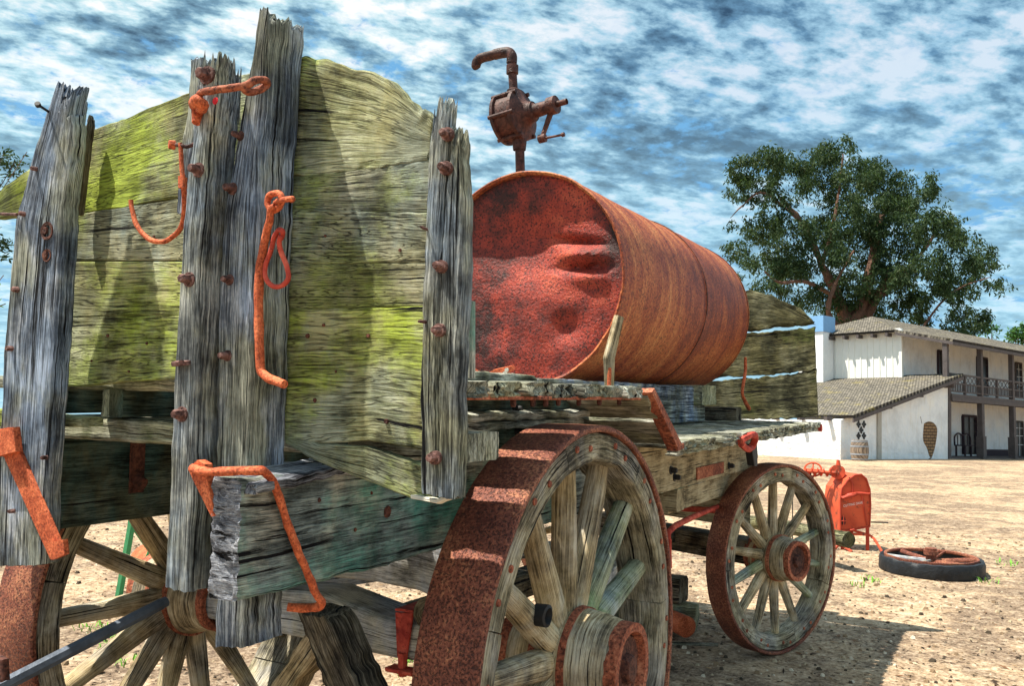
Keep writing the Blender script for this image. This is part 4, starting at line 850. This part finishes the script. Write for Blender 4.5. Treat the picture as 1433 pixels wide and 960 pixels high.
# ================================================================ the adobe house
ang = math.radians(51.2); kx, kz = .3696, 1.
hr, hf = V((math.cos(math.radians(28.87)), math.sin(math.radians(28.87)), 0)), V((-math.sin(math.radians(28.87)), math.cos(math.radians(28.87)), 0))
eR = hr*math.sin(ang)+hf*math.cos(ang); eL = -hr*math.cos(ang)+hf*math.sin(ang)
def onZ(px, depth):      # horizontal world position on the pixel column at a depth
    d = wray(px, 645); h = V((d.x, d.y, 0)); h = h*(depth/h.dot(hf)); return V((CW.x, CW.y, 0))+h
K0 = onZ(1176, 29.); 
def hR(px, py): return wat(px, py, K0, eL)            # plane along eR through K
E0 = hR(1329, 649); E0.z = 0
def hL(px, py): return wat(px, py, E0, eR)            # plane along eL through E
C1 = hL(1260, 520); C1.z = 0; tb = (C1-E0).dot(eL)
def hU(px, py): return wat(px, py, C1, eL)            # recessed wall plane, along eR through C1
GZ = ZH-.25
m, t = newmat('whitewashed adobe'); M['adobe'] = m
ob = t.n('ShaderNodeTexCoord').outputs['Object']; n1 = t.noise(ob, .9, 7, .68); n2 = t.noise(t.map(ob, (3, 3, .5)), 2, 6, .65); n3 = t.noise(ob, 7, 6, .6)
finish(t, t.mix(t.ramp(n2, [(.36, .3), (.46, 0)]), t.ramp(n1, [(.36, (.68, .71, .74)), (.5, (.82, .85, .88)), (.62, (.87, .88, .87))]), (.62, .58, .50)), .9, t.math('ADD', n3, n1), .06)
M['adobe2'] = plain('whitewashed chimney plaster', (.82, .83, .84), .9, .06, 2, .03, 10)
M['wainscot'] = plain('dark maroon wainscot', (.045, .03, .04), .8)
M['siding'] = plain('cream painted boards', (.84, .84, .80), .7, .05, 3)
M['bluecap'] = plain('pale blue chimney hood', (.20, .40, .68), .5, .1)
M['trim'] = plain('weathered timber trim', (.10, .085, .085), .8, .35, 4)
M['trimlight'] = plain('pale corner trim', (.42, .40, .36), .8, .2, 4)
M['glassdark'] = plain('dark doorway', (.012, .012, .014), .3, .3)
M['brick'] = None
m, t = newmat('bare adobe brick'); M['brick'] = m
ob = t.n('ShaderNodeTexCoord').outputs['Object']; bv = t.n('ShaderNodeVectorMath', operation='DOT_PRODUCT', i_0=ob, i_1=tuple(eR)).outputs['Value']; sz = t.n('ShaderNodeSeparateXYZ', i_0=ob).outputs[2]
bvec = t.n('ShaderNodeCombineXYZ', i_0=bv, i_1=sz).outputs[0]
br = t.n('ShaderNodeTexBrick', i_Vector=bvec, i_Color1=(.33, .20, .10, 1), i_Color2=(.22, .14, .07, 1), i_Mortar=(.07, .04, .025, 1), i_Scale=1., i_Mortar_Size=.018); br.inputs['Brick Width'].default_value = .3; br.inputs['Row Height'].default_value = .11
finish(t, br.outputs[0], .95, br.outputs[1], .01)
m, t = newmat('shingle roof'); M['shingle'] = m
uv = t.n('ShaderNodeTexCoord').outputs['UV']; ob = t.n('ShaderNodeTexCoord').outputs['Object']
br = t.n('ShaderNodeTexBrick', i_Vector=uv, i_Color1=(.29, .26, .21, 1), i_Color2=(.12, .108, .09, 1), i_Mortar=(.035, .03, .028, 1), i_Scale=1., i_Mortar_Size=.012); br.inputs['Brick Width'].default_value = .11; br.inputs['Row Height'].default_value = .12
n1 = t.noise(ob, 1.1, 5, .65); n2 = t.noise(t.map(ob, loc=(5, 1, 0)), 9, 5, .7)
yel = t.ramp(t.math('ADD', t.math('MULTIPLY', n1, .6), t.math('MULTIPLY', n2, .4)), [(.55, 0), (.64, .4)])
col = t.mix(yel, br.outputs[0], (.42, .34, .05)); col = t.mix(1., col, t.ramp(n2, [(.35, .55), (.65, 1.1)]), 'MULTIPLY')
finish(t, col, .95, t.math('ADD', br.outputs[1], n2), .03)
HS = thing('adobe_house', E0+V((0, 0, ZH)), 'two-storey whitewashed adobe house with shingle roofs and a balcony', 'house')
def quad(mb, P, th, td):
    mb.poly(P, th, td)
def gset(p, z=None): p = V(p); p.z = GZ if z is None else z; return p
def vbox(mb, p, wx, wy, z0, z1):     # upright box centred on p, sides along eR and eL
    P = [p+eR*a*wx/2+eL*b*wy/2 for a, b in ((-1, -1), (1, -1), (1, 1), (-1, 1))]; P = [V((q.x, q.y, z0)) for q in P]
    mb.poly(P, z1-z0, (0, 0, 1))
Kt = hR(1177, 588); Et = hR(1331, 531)
# lean-to end wall and its sunlit side wall
mb = MB(I); quad(mb, [gset(hR(1176, 645)), gset(hR(1331, 649)), Et, Kt], .35, eL)
ew = mb.build('wall', M['adobe'], HS, smooth=False)
mb = MB(I); q0 = gset(Kt); q1 = q0+eL*9; quad(mb, [q0+eL*.36, q1, V((q1.x, q1.y, Kt.z)), V((q0.x, q0.y, Kt.z))+eL*.36], .35, eR); mb.build('wall', M['adobe'], HS, smooth=False, label='sunlit cream side wall of the lean-to')
# bare brick patch where the plaster fell off, crack beneath
def ring(P, k=3):
    return catmull(P+[P[0]], k)[:-1]
B_ = [hR(*q) for q in ((1293, 593), (1299, 590), (1306, 592), (1311, 600), (1310, 615), (1307, 630), (1303, 641), (1300, 637), (1297, 627), (1292, 617), (1292, 603))]
mb = MB(I); mb.poly(ring(B_), .012, -eL); mb.build('brick_patch', M['brick'], ew, smooth=False)
mb = MB(I); mb.tube([hR(*q)-eL*.0 for q in ((1303, 641), (1298, 645), (1305, 647), (1318, 648))], .025, 6, 3, amp=.02); mb.tube([hR(1288, 583), hR(1290, 593)], .012, 6, 1); mb.build('plaster_crack', M['trim'], ew)
mb = MB(I)
for cx, cy in ((1201, 594), (1208.5, 594), (1204.7, 602), (1201, 610), (1208.5, 610)):
    c = hR(cx, cy); mb.poly([c+eR*a+V((0, 0, b)) for a, b in ((-.11, 0), (0, -.11), (.11, 0), (0, .11))], .02, -eL)
    for a, b in ((-.08, 0), (.08, 0), (0, .08), (0, -.08)): mb.poly([c+eR*(a+x)+V((0, 0, b+y))-eL*.003 for x, y in ((-.045, 0), (0, -.045), (.045, 0), (0, .045))], .03, -eL)
mb.build('diamond_vents', M['glassdark'], ew, smooth=False)
mb = MB(I); 
def vstrip(mb, f, x, y0, y1, wpx, th, nd):
    a, b = f(x-wpx/2, y0), f(x+wpx/2, y0); c, d = f(x+wpx/2, y1), f(x-wpx/2, y1); mb.poly([a, b, c, d], th, nd)
vstrip(mb, hR, 1229, 566, 646, 5, .06, -eL); mb.build('corner_trim', M['trimlight'], ew, smooth=False)
mb = MB(I); vstrip(mb, hR, 1328, 530, 649, 3, .05, -eL); mb.build('corner_trim', M['trim'], ew, smooth=False)
# lean-to roof
r0 = hR(1180, 581)-eL*.35; r1 = hR(1335, 523)-eL*.35
def shp(mb, a, b, c, d, th=.09):     # roof slab a-b eave, d-c ridge, uv in metres
    n_ = (b-a).cross(d-a).normalized(); n_ = n_ if n_.z > 0 else -n_
    P = [a, b, c, d]; u1 = (b-a).normalized(); v1 = n_.cross(u1)
    uv_ = [((p-a).dot(u1), (p-a).dot(v1)) for p in P]
    Qd = [p-n_*th for p in P]; mb.add(P+Qd, [(0, 1, 2, 3), (7, 6, 5, 4), (0, 4, 5, 1), (1, 5, 6, 2), (2, 6, 7, 3), (3, 7, 4, 0)], uv_*2)
slope = (r1-r0)
r1b = r1
mb = MB(I); shp(mb, r0, r0+eL*9, r1b+eL*9, r1b, .10)
rf = mb.build('lean_to_roof', M['shingle'], HS, smooth=False)
mb = MB(I); mb.poly([r0-V((0, 0, .11))-eL*.02, r1b-V((0, 0, .11))-eL*.02, r1b-V((0, 0, .24))-eL*.02, r0-V((0, 0, .24))-eL*.02], .05, eL); mb.build('rake_board', M['trim'], rf, smooth=False)
mb = MB(I)
for x, y in ((1322, 540), (1277, 553), (1233, 569)): mb = MB(I); c = hR(x, y); vbox(mb, c-eL*.12, .14, .5, c.z-.08, c.z+.08); mb.build('rafter_end', M['trim'], rf, smooth=False)
for k in range(3): mb = MB(I); c = Kt+eL*(.4+k*1.0)-eR*.12; vbox(mb, c, .3, .12, c.z-.02, c.z+.1); mb.build('rafter_end', M['trim'], rf, smooth=False)
# upper block: siding gable wall, recessed balcony wall
zU = hU(1262, 463).z; zl = hL(1258, 530).z
Z0 = lambda p, z: V((p.x, p.y, z))
mb = MB(I); s1_ = C1+eL*4.6; quad(mb, [Z0(C1, GZ), Z0(s1_, GZ), Z0(s1_, zU+.1), Z0(C1, zU+.1)], .25, eR); sdw = mb.build('siding_wall', M['siding'], HS, smooth=False)
mb = MB(I); n_b = 11
for k in range(n_b+1): c = C1+eL*(.05+k*(3.0/n_b)); P = Z0(c, (zl+.05)); mb.poly([P-eR*.0+eL*.02, P-eL*.02, Z0(P, zU)-eL*.02, Z0(P, zU)+eL*.02], .03, -eR)
mb.build('batten', M['siding'], sdw, smooth=False)
mb = MB(I); e_ = C1+eR*26; quad(mb, [Z0(C1+eR*.26, GZ), Z0(e_, GZ), Z0(e_, zU+.0), Z0(C1+eR*.26, zU+.0)], .3, eL); uw_ = mb.build('wall', M['adobe'], HS, smooth=False, label='recessed wall behind the balcony')
mb = MB(I); P = Z0(C1, zl); vbox(mb, C1-eR*.03-eL*.05, .12, .12, zl, zU+.05); mb.build('corner_trim', M['siding'], sdw, smooth=False)
# chimney
cc = hL(1158, 520); cc = C1+eL*((cc-C1).dot(eL)); zt = wat(1158, 467, cc, eR).z; zc0 = wat(1158, 530, cc, eR).z
wch = (hL(1144, 520)-hL(1172, 520)).length*.72
mb = MB(I); vbox(mb, cc-eR*.45, .8, wch*.95, zc0-1.2, zt+.0); ch = mb.build('chimney', M['adobe2'], HS, smooth=False)
mb = MB(I); vbox(mb, cc-eR*.45, .9, wch*1.08, zt, wat(1158, 445, cc, eR).z); mb.build('chimney_hood', M['bluecap'], ch, smooth=False)
# main roof (hip)
eaveZ = zU+.08
zf = hR(1373, 482).z
A0 = C1-eR*.4-eL*.0; A0 = Z0(A0, wat(1258, 461, A0, eR).z)
f0_ = E0-eR*.3-eL*.35; f0_ = Z0(f0_, hR(1326, 476).z)
f1_ = Z0(f0_+eR*28, f0_.z)
apex = C1+eL*2.3+eR*2.0; apx = wat(1218, 443, apex, eR); apex = Z0(apex, apx.z)
b0_ = Z0(C1-eR*.4+eL*4.7, A0.z)
mb = MB(I)
def tri(mb, P, th=.1):
    n_ = (P[1]-P[0]).cross(P[2]-P[0]).normalized(); n_ = n_ if n_.z > 0 else -n_
    h_ = V((0, 0, 1)).cross(n_).normalized(); v1 = n_.cross(h_); uv_ = [((p-P[0]).dot(h_), (p-P[0]).dot(v1)) for p in P]; k = len(P)
    mb.add(P+[p-n_*th for p in P], [tuple(range(k)), tuple(range(2*k-1, k-1, -1))]+[(i, (i+1) % k, k+(i+1) % k, k+i) for i in range(k)], uv_*2)
ridge1 = apex+eR*26
tri(mb, [A0, apex, b0_]); tri(mb, [f0_, f1_, ridge1, apex, A0]); tri(mb, [b0_, apex, ridge1, Z0(b0_+eR*28, b0_.z)])
mr = mb.build('main_roof', M['shingle'], HS, smooth=False)
mb = MB(I)
for k in range(6): c = C1-eR*.25+eL*(.35+k*.62); vbox(mb, Z0(c, 0), .35, .1, A0.z-.24, A0.z-.10); mb.build('rafter_end', M['trim'], mr, smooth=False); mb = MB(I)
mb.poly([f0_-V((0, 0, .1)), f1_-V((0, 0, .1)), f1_-V((0, 0, .22)), f0_-V((0, 0, .22))], .04, eL)
mb.poly([f0_-V((0, 0, .1)), Z0(A0, A0.z-.1), Z0(A0, A0.z-.2), f0_-V((0, 0, .22))], .04, eR); mb.build('eave_board', M['trim'], mr, smooth=False)
# balcony and porch
bz = hR(1373, 556).z; rz = hR(1373, 530).z
mb = MB(I); p = E0+eR*.05; mb.poly([Z0(p-eL*.1, bz-.12), Z0(p+eR*24-eL*.1, bz-.12), Z0(p+eR*24+eL*(tb-.02), bz-.12), Z0(p+eL*(tb-.02), bz-.12)], .14, (0, 0, 1)); bal = mb.build('balcony_floor', M['trim'], HS, smooth=False)
mb = MB(I); mb.poly([Z0(p-eL*.13, bz-.26), Z0(p+eR*24-eL*.13, bz-.26), Z0(p+eR*24-eL*.13, bz-.10), Z0(p-eL*.13, bz-.10)], .05, eL*1.); mb.build('balcony_beam', M['trim'], bal, smooth=False)
def sR(px): return (hR(px, 600)-E0).dot(eR)
pst = [sR(1373), sR(1417)]; stp = pst[1]-pst[0]
pos_ = [sR(1325)]+[pst[0]+k*stp for k in range(6)]
for i, s_ in enumerate(pos_):
    mb = MB(I); q = E0+eR*s_; vbox(mb, q, .17, .17, (bz if i else hR(1325, 528).z), f0_.z-.1)
    if i: vbox(mb, q, .20, .20, GZ, bz-.26); vbox(mb, q, .28, .28, GZ, GZ+1.15)
    mb.build('post', M['trim'], HS, smooth=False)
mb = MB(I)
for zz, th in ((rz, .07), (rz-.34, .05), (bz+.1, .05)):
    a = Z0(E0+eR*.05, zz); mb.poly([a, a+eR*22, a+eR*22+V((0, 0, th)), a+V((0, 0, th))], .06, -eL)
s_ = .1
while s_ < 14:
    q = E0+eR*s_-eL*.03; vbox(mb, q, .03, .03, bz+.1, rz-.34); s_ += .14
s_ = .05
while s_ < 14:
    a = Z0(E0+eR*s_-eL*.03, rz-.30)
    for x0, x1 in ((0, .34), (.34, 0)): mb.tube([a+eR*x0, a+eR*x1+V((0, 0, .30))], .014, 4, 1, smooth=False)
    s_ += .34
for s_ in (sR(1350), sR(1395)): vbox(mb, E0+eR*s_-eL*.03, .09, .09, bz, rz+.05)
mb.build('railing', M['trim'], bal, smooth=False)
# doors upstairs and down
def door(x0, x1, y0, y1, frame=.12, panes=False):
    a, b = hU(x0, y1), hU(x1, y1); zt_, zb_ = hU(x0, y0).z, hU(x0, y1).z
    mb = MB(I); P = [Z0(a, zb_), Z0(b, zb_), Z0(b, zt_), Z0(a, zt_)]; mb.poly(P, .03, -eL); d = mb.build('door', M['glassdark'], HS, smooth=False)
    mb = MB(I)
    for q0_, q1_ in ((Z0(a, zb_), Z0(a, zt_)), (Z0(b, zb_), Z0(b, zt_)), (Z0(a, zt_), Z0(b, zt_))): mb.tube([q0_-eL*.04, q1_-eL*.04], frame*.5, 4, 1, smooth=False)
    mb.build('door_frame', M['wainscot'] if not panes else M['trim'], d, smooth=False)
    mb = MB(I); mid_ = (a+b)/2; mb.tube([Z0(mid_, zb_)-eL*.05, Z0(mid_, zt_)-eL*.05], .02, 4, 1, smooth=False)
    for f in (.35, .6, .82): z_ = lerp(zb_, zt_, f); mb.tube([Z0(a, z_)-eL*.05, Z0(b, z_)-eL*.05], .018, 4, 1, smooth=False)
    mb.build('glazing_bar', M['adobe2'] if panes else M['trim'], d, smooth=False)
door(1312, 1321, 491, 527); door(1367, 1381, 500, 553); door(1421, 1429, 508, 556, panes=True); door(1347, 1365, 582, 636, .16); door(1420, 1431, 590, 640, panes=True)
mb = MB(I); a = hU(1374, 646); b = hU(1470, 646); zw = hU(1380, 629).z; mb.poly([Z0(a, GZ), Z0(b, GZ), Z0(b, zw), Z0(a, zw)], .02, -eL); mb.build('wainscot', M['wainscot'], uw_, smooth=False)
mb = MB(I); mb.poly([Z0(E0+eR*.1, GZ), Z0(E0+eR*24, GZ), Z0(E0+eR*24+eL*tb, GZ), Z0(E0+eR*.1+eL*tb, GZ)], .30, (0, 0, 1)); mb.build('porch_floor', M['trim'], HS, smooth=False)
# bench on the porch
bq = hU(1338, 640)-eL*.5; bq = bq; fz = GZ+.30
BN = thing('porch_bench', Z0(bq, fz), 'dark wooden bench with curved back standing on the porch', 'bench')
mb = MB(I); vbox(mb, bq, 1.5, .45, fz+.42, fz+.47); mb.build('seat', M['wainscot'], BN, smooth=False)
for sx in (-1, 1):
    for sy in (-1, 1):
        mb = MB(I); vbox(mb, bq+eR*.68*sx+eL*.18*sy, .06, .06, fz, fz+.42); mb.build('leg', M['wainscot'], BN, smooth=False)
mb = MB(I); mb.tube([bq+eR*x+eL*.22+V((0, 0, fz-bq.z+z)) for x, z in ((-.72, .45), (-.72, .8), (-.4, .95), (0, .88), (.4, .95), (.72, .8), (.72, .45))], .035, 8, 4)
for x in (-.45, -.15, .15, .45): mb.tube([bq+eR*x+eL*.22+V((0, 0, fz-bq.z+z)) for z in (.45, .88)], .02, 6, 1)
mb.build('backrest', M['wainscot'], BN)
# barrel
bp = wat(1203, 652, K0-eL*.6, eL); gzb = ground(bp.x, bp.y); bp.z = gzb
BR = thing('barrel', bp, 'grey oak barrel with iron hoops by the white lean-to wall', 'barrel')
hB = .66; rB = .28
mb = MB(I); prof = [(0, 0)]+[(hB*k/14, rB*(1-.17*((k/14-.5)*2)**2)) for k in range(15)]+[(hB-.03, rB*.78), (hB-.03, 0)]
mb.lathe(bp, (0, 0, 1), prof, 40, up=(1, 0, 0))
m, t = newmat('barrel stave'); ob = t.n('ShaderNodeTexCoord').outputs['UV']; st_ = t.n('ShaderNodeTexWave', i_Vector=ob, i_Scale=2.6, i_Distortion=.6); st_.bands_direction = 'Y'
n1 = t.noise(t.map(ob, (2, 14, 1)), 1, 5, .6); finish(t, t.mix(t.ramp(st_.outputs[1], [(0, .75), (.2, 0)]), t.ramp(n1, [(.35, (.13, .10, .08)), (.6, (.36, .28, .21))]), (.04, .03, .03)), .85, n1, .01)
mb.build('body', m, BR)
mb = MB(I)
for f in (.06, .28, .66, .9): r_ = rB*(1-.17*((f-.5)*2)**2)+.006; mb.lathe(bp, (0, 0, 1), [(hB*f, r_-.01), (hB*f, r_), (hB*f+.045, r_), (hB*f+.045, r_-.01)], 40)
mb.build('hoops', plain('grey hoop iron', (.30, .33, .38), .5), BR)

# ================================================================ trees
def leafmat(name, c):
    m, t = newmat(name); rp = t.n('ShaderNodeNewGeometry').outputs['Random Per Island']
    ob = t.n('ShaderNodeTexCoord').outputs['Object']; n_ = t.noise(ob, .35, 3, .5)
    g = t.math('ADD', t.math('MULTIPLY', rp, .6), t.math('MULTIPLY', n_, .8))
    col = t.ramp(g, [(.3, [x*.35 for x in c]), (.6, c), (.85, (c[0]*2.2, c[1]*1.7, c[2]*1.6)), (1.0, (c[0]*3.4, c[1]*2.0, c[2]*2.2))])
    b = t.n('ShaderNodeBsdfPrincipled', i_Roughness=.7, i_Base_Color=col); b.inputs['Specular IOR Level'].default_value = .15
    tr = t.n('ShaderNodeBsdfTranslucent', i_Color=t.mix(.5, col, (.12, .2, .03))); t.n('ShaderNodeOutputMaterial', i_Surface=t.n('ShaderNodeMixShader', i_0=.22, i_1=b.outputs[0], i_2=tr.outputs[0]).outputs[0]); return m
M['euc'] = leafmat('eucalyptus leaf', (.020, .046, .020)); M['bright'] = leafmat('bright shrub leaf', (.10, .28, .02)); M['euc2'] = leafmat('dark hedge leaf', (.03, .10, .025))
M['bark'] = plain('peeling brown bark', (.15, .08, .055), .9, .5, 3, .04, 12)
def leaf(mb, c, l, wd, dr):
    d = V(dr).normalized(); s_ = d.orthogonal().normalized(); s_ = Matrix.Rotation(rng.random()*6.28, 3, d) @ s_
    mb.add([c, c+d*l*.5+s_*wd*.5, c+d*l, c+d*l*.5-s_*wd*.5], [(0, 1, 2, 3)], [(0, 0)]*4)
def tree(name, loc, clumps, limbs, lm, label, cat='tree', leafl=.22, dens=1., droop=.75, group=None):
    T_ = thing(name, loc, label, cat, group); mb = MB(I)
    for c, r, rz in clumps:
        n_ = int(dens*r*r*r**.3*330)
        for _ in range(n_):
            while True:
                q = V((rng.uniform(-1, 1), rng.uniform(-1, 1), rng.uniform(-1, 1)))
                if q.length < 1: break
            q = q*(.45+.55*q.length)/max(q.length, .3)*q.length**.3 if q.length > .01 else q
            p = c+V((q.x*r, q.y*r, q.z*rz)); 
            if noise.noise(p*.8) < -.08 or noise.noise(p*2.1+V((4, 4, 4))) < -.16: continue
            for _k in range(3):
                leaf(mb, p+V((rng.gauss(0, .09), rng.gauss(0, .09), rng.gauss(0, .09)))*leafl*4, leafl*rng.uniform(.6, 1.3), leafl*rng.uniform(.22, .4), (rng.gauss(0, .6), rng.gauss(0, .6), -droop+rng.gauss(0, .4)))
    mb.build('crown', lm, T_, smooth=False)
    mb = MB(I)
    for P, r0, r1 in limbs: mb.tube(P, [r0*.8, r1*.7], 8, 5, amp=r0*.3)
    mb.build('trunk', M['bark'], T_); return T_
DT = 50.
def tp3(px, py, dd=0.): return CW+wray(px, py)*((DT+dd)/wray(px, py).dot(hf))
sc_ = DT/FPX
cl = []
outl = [(1040, 235, 26), (1078, 225, 26), (1060, 262, 30), (1100, 245, 30), (1160, 213, 22), (1180, 205, 18), (1150, 240, 34), (1195, 245, 34), (1225, 240, 28), (1258, 262, 32), (1290, 262, 24), (1300, 285, 30), (1225, 285, 42), (1170, 290, 44), (1110, 300, 34),
        (1065, 310, 30), (1020, 310, 12), (1050, 350, 30), (1038, 380, 20), (1085, 350, 34), (1105, 390, 32), (1070, 405, 22), (1140, 350, 42), (1200, 345, 46), (1260, 330, 44), (1310, 320, 34), (1340, 330, 24), (1350, 350, 30), (1375, 365, 26), (1398, 385, 20), (1405, 398, 12),
        (1290, 380, 42), (1340, 390, 32), (1240, 395, 40), (1180, 405, 40), (1135, 420, 30), (1160, 440, 26), (1215, 435, 28), (1270, 430, 30), (1315, 425, 26), (1345, 440, 22), (1365, 455, 16), (1375, 445, 14), (1330, 462, 16), (1290, 455, 18), (1022, 270, 10), (1030, 250, 16)]
for x, y, r in outl:
    r3 = r*sc_
    cl.append((tp3(x, y, rng.uniform(-4, 4)*(1 if r > 20 else .5)), r3*.86, r3*.80))
    for _ in range(5):
        a = rng.random()*6.28; cl.append((tp3(x+math.cos(a)*r*.9, y+math.sin(a)*r*.8, rng.uniform(-4, 4)), r3*rng.uniform(.25, .42), r3*rng.uniform(.28, .5)))
gb_ = tp3(1195, 480); gb_.z = ZH
lim = [([gb_, tp3(1192, 470), tp3(1205, 430), tp3(1218, 380), tp3(1228, 330), tp3(1235, 300)], .62, .16), ([tp3(1195, 480), tp3(1175, 420), tp3(1150, 370), tp3(1120, 310), tp3(1090, 275)], .5, .09), ([tp3(1196, 475), tp3(1225, 420), tp3(1240, 385), tp3(1222, 355), tp3(1218, 320)], .4, .1),
       ([tp3(1225, 420), tp3(1260, 390), tp3(1300, 340), tp3(1312, 318)], .22, .06), ([tp3(1290, 460, -2), tp3(1320, 420, -2), tp3(1350, 400, -2), tp3(1385, 388, -2)], .09, .03), ([tp3(1120, 310), tp3(1070, 270, -2), tp3(1042, 285, -2), tp3(1022, 305, -2)], .1, .03), ([tp3(1175, 420), tp3(1130, 395, -3), tp3(1090, 395, -3), tp3(1070, 380, -3)], .18, .05), ([tp3(1150, 370), tp3(1165, 320), tp3(1175, 260), tp3(1180, 215)], .16, .04), ([tp3(1190, 470), tp3(1160, 440, -3), tp3(1168, 400, -3), tp3(1195, 350, -3)], .25, .07)]
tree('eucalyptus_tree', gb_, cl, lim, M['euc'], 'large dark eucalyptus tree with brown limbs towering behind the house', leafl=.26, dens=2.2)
def bush(name, spots_, depth, lm, lab, leafl=.3, dens=1., cat='tree'):
    global DT
    sv = DT; DT = depth; k = depth/FPX
    b = tp3(spots_[0][0], 600); b.z = ground(b.x, b.y)
    cl = [(tp3(x, y, rng.uniform(-1, 1)*r*k), r*k, r*k) for x, y, r in spots_]
    lim = [([b, lerp(b, cl[0][0], .5), cl[0][0]], .10*depth/40, .03)]+[([lerp(b, cl[0][0], .8), c] , .03*depth/40, .015) for c, _, _ in cl[1:]]
    tree(name, b, cl, lim, lm, lab, cat, leafl, dens, .2); DT = sv
bush('shrub', [(1388, 466, 10), (1380, 462, 7), (1395, 470, 8)], 60, M['euc2'], 'small round treetop just above the roof ridge, right of the eucalyptus', .4, 1.2)
bush('shrub', [(1425, 470, 14), (1418, 465, 8), (1436, 462, 12), (1445, 470, 16)], 62, M['euc2'], 'low dark treetop at the right edge above the house roof', .4, 1.2)
bush('tree', [(-60, 300, 50), (5, 215, 16), (22, 225, 18), (38, 212, 10), (-20, 240, 30), (8, 260, 16), (-10, 320, 26), (3, 350, 14), (30, 245, 10), (-40, 280, 40)], 26, M['euc'], 'thin dark tree seen past the left corner post', .2, 2.2)
bush('shrub', [(-40, 400, 40), (0, 405, 16), (-10, 390, 20), (-25, 420, 26), (8, 425, 9), (5, 385, 9), (-60, 420, 30)], 22, M['bright'], 'bright green bush low beside the left corner post', .16, 2.2, 'bush')
bush('tree', [(917, 326, 4), (913, 332, 4), (922, 334, 4)], 60, M['euc'], 'tiny distant treetop peeking over the rusty tank', .3, 2.)
for o in bpy.data.objects:
    if '_o' in o: del o['_o']
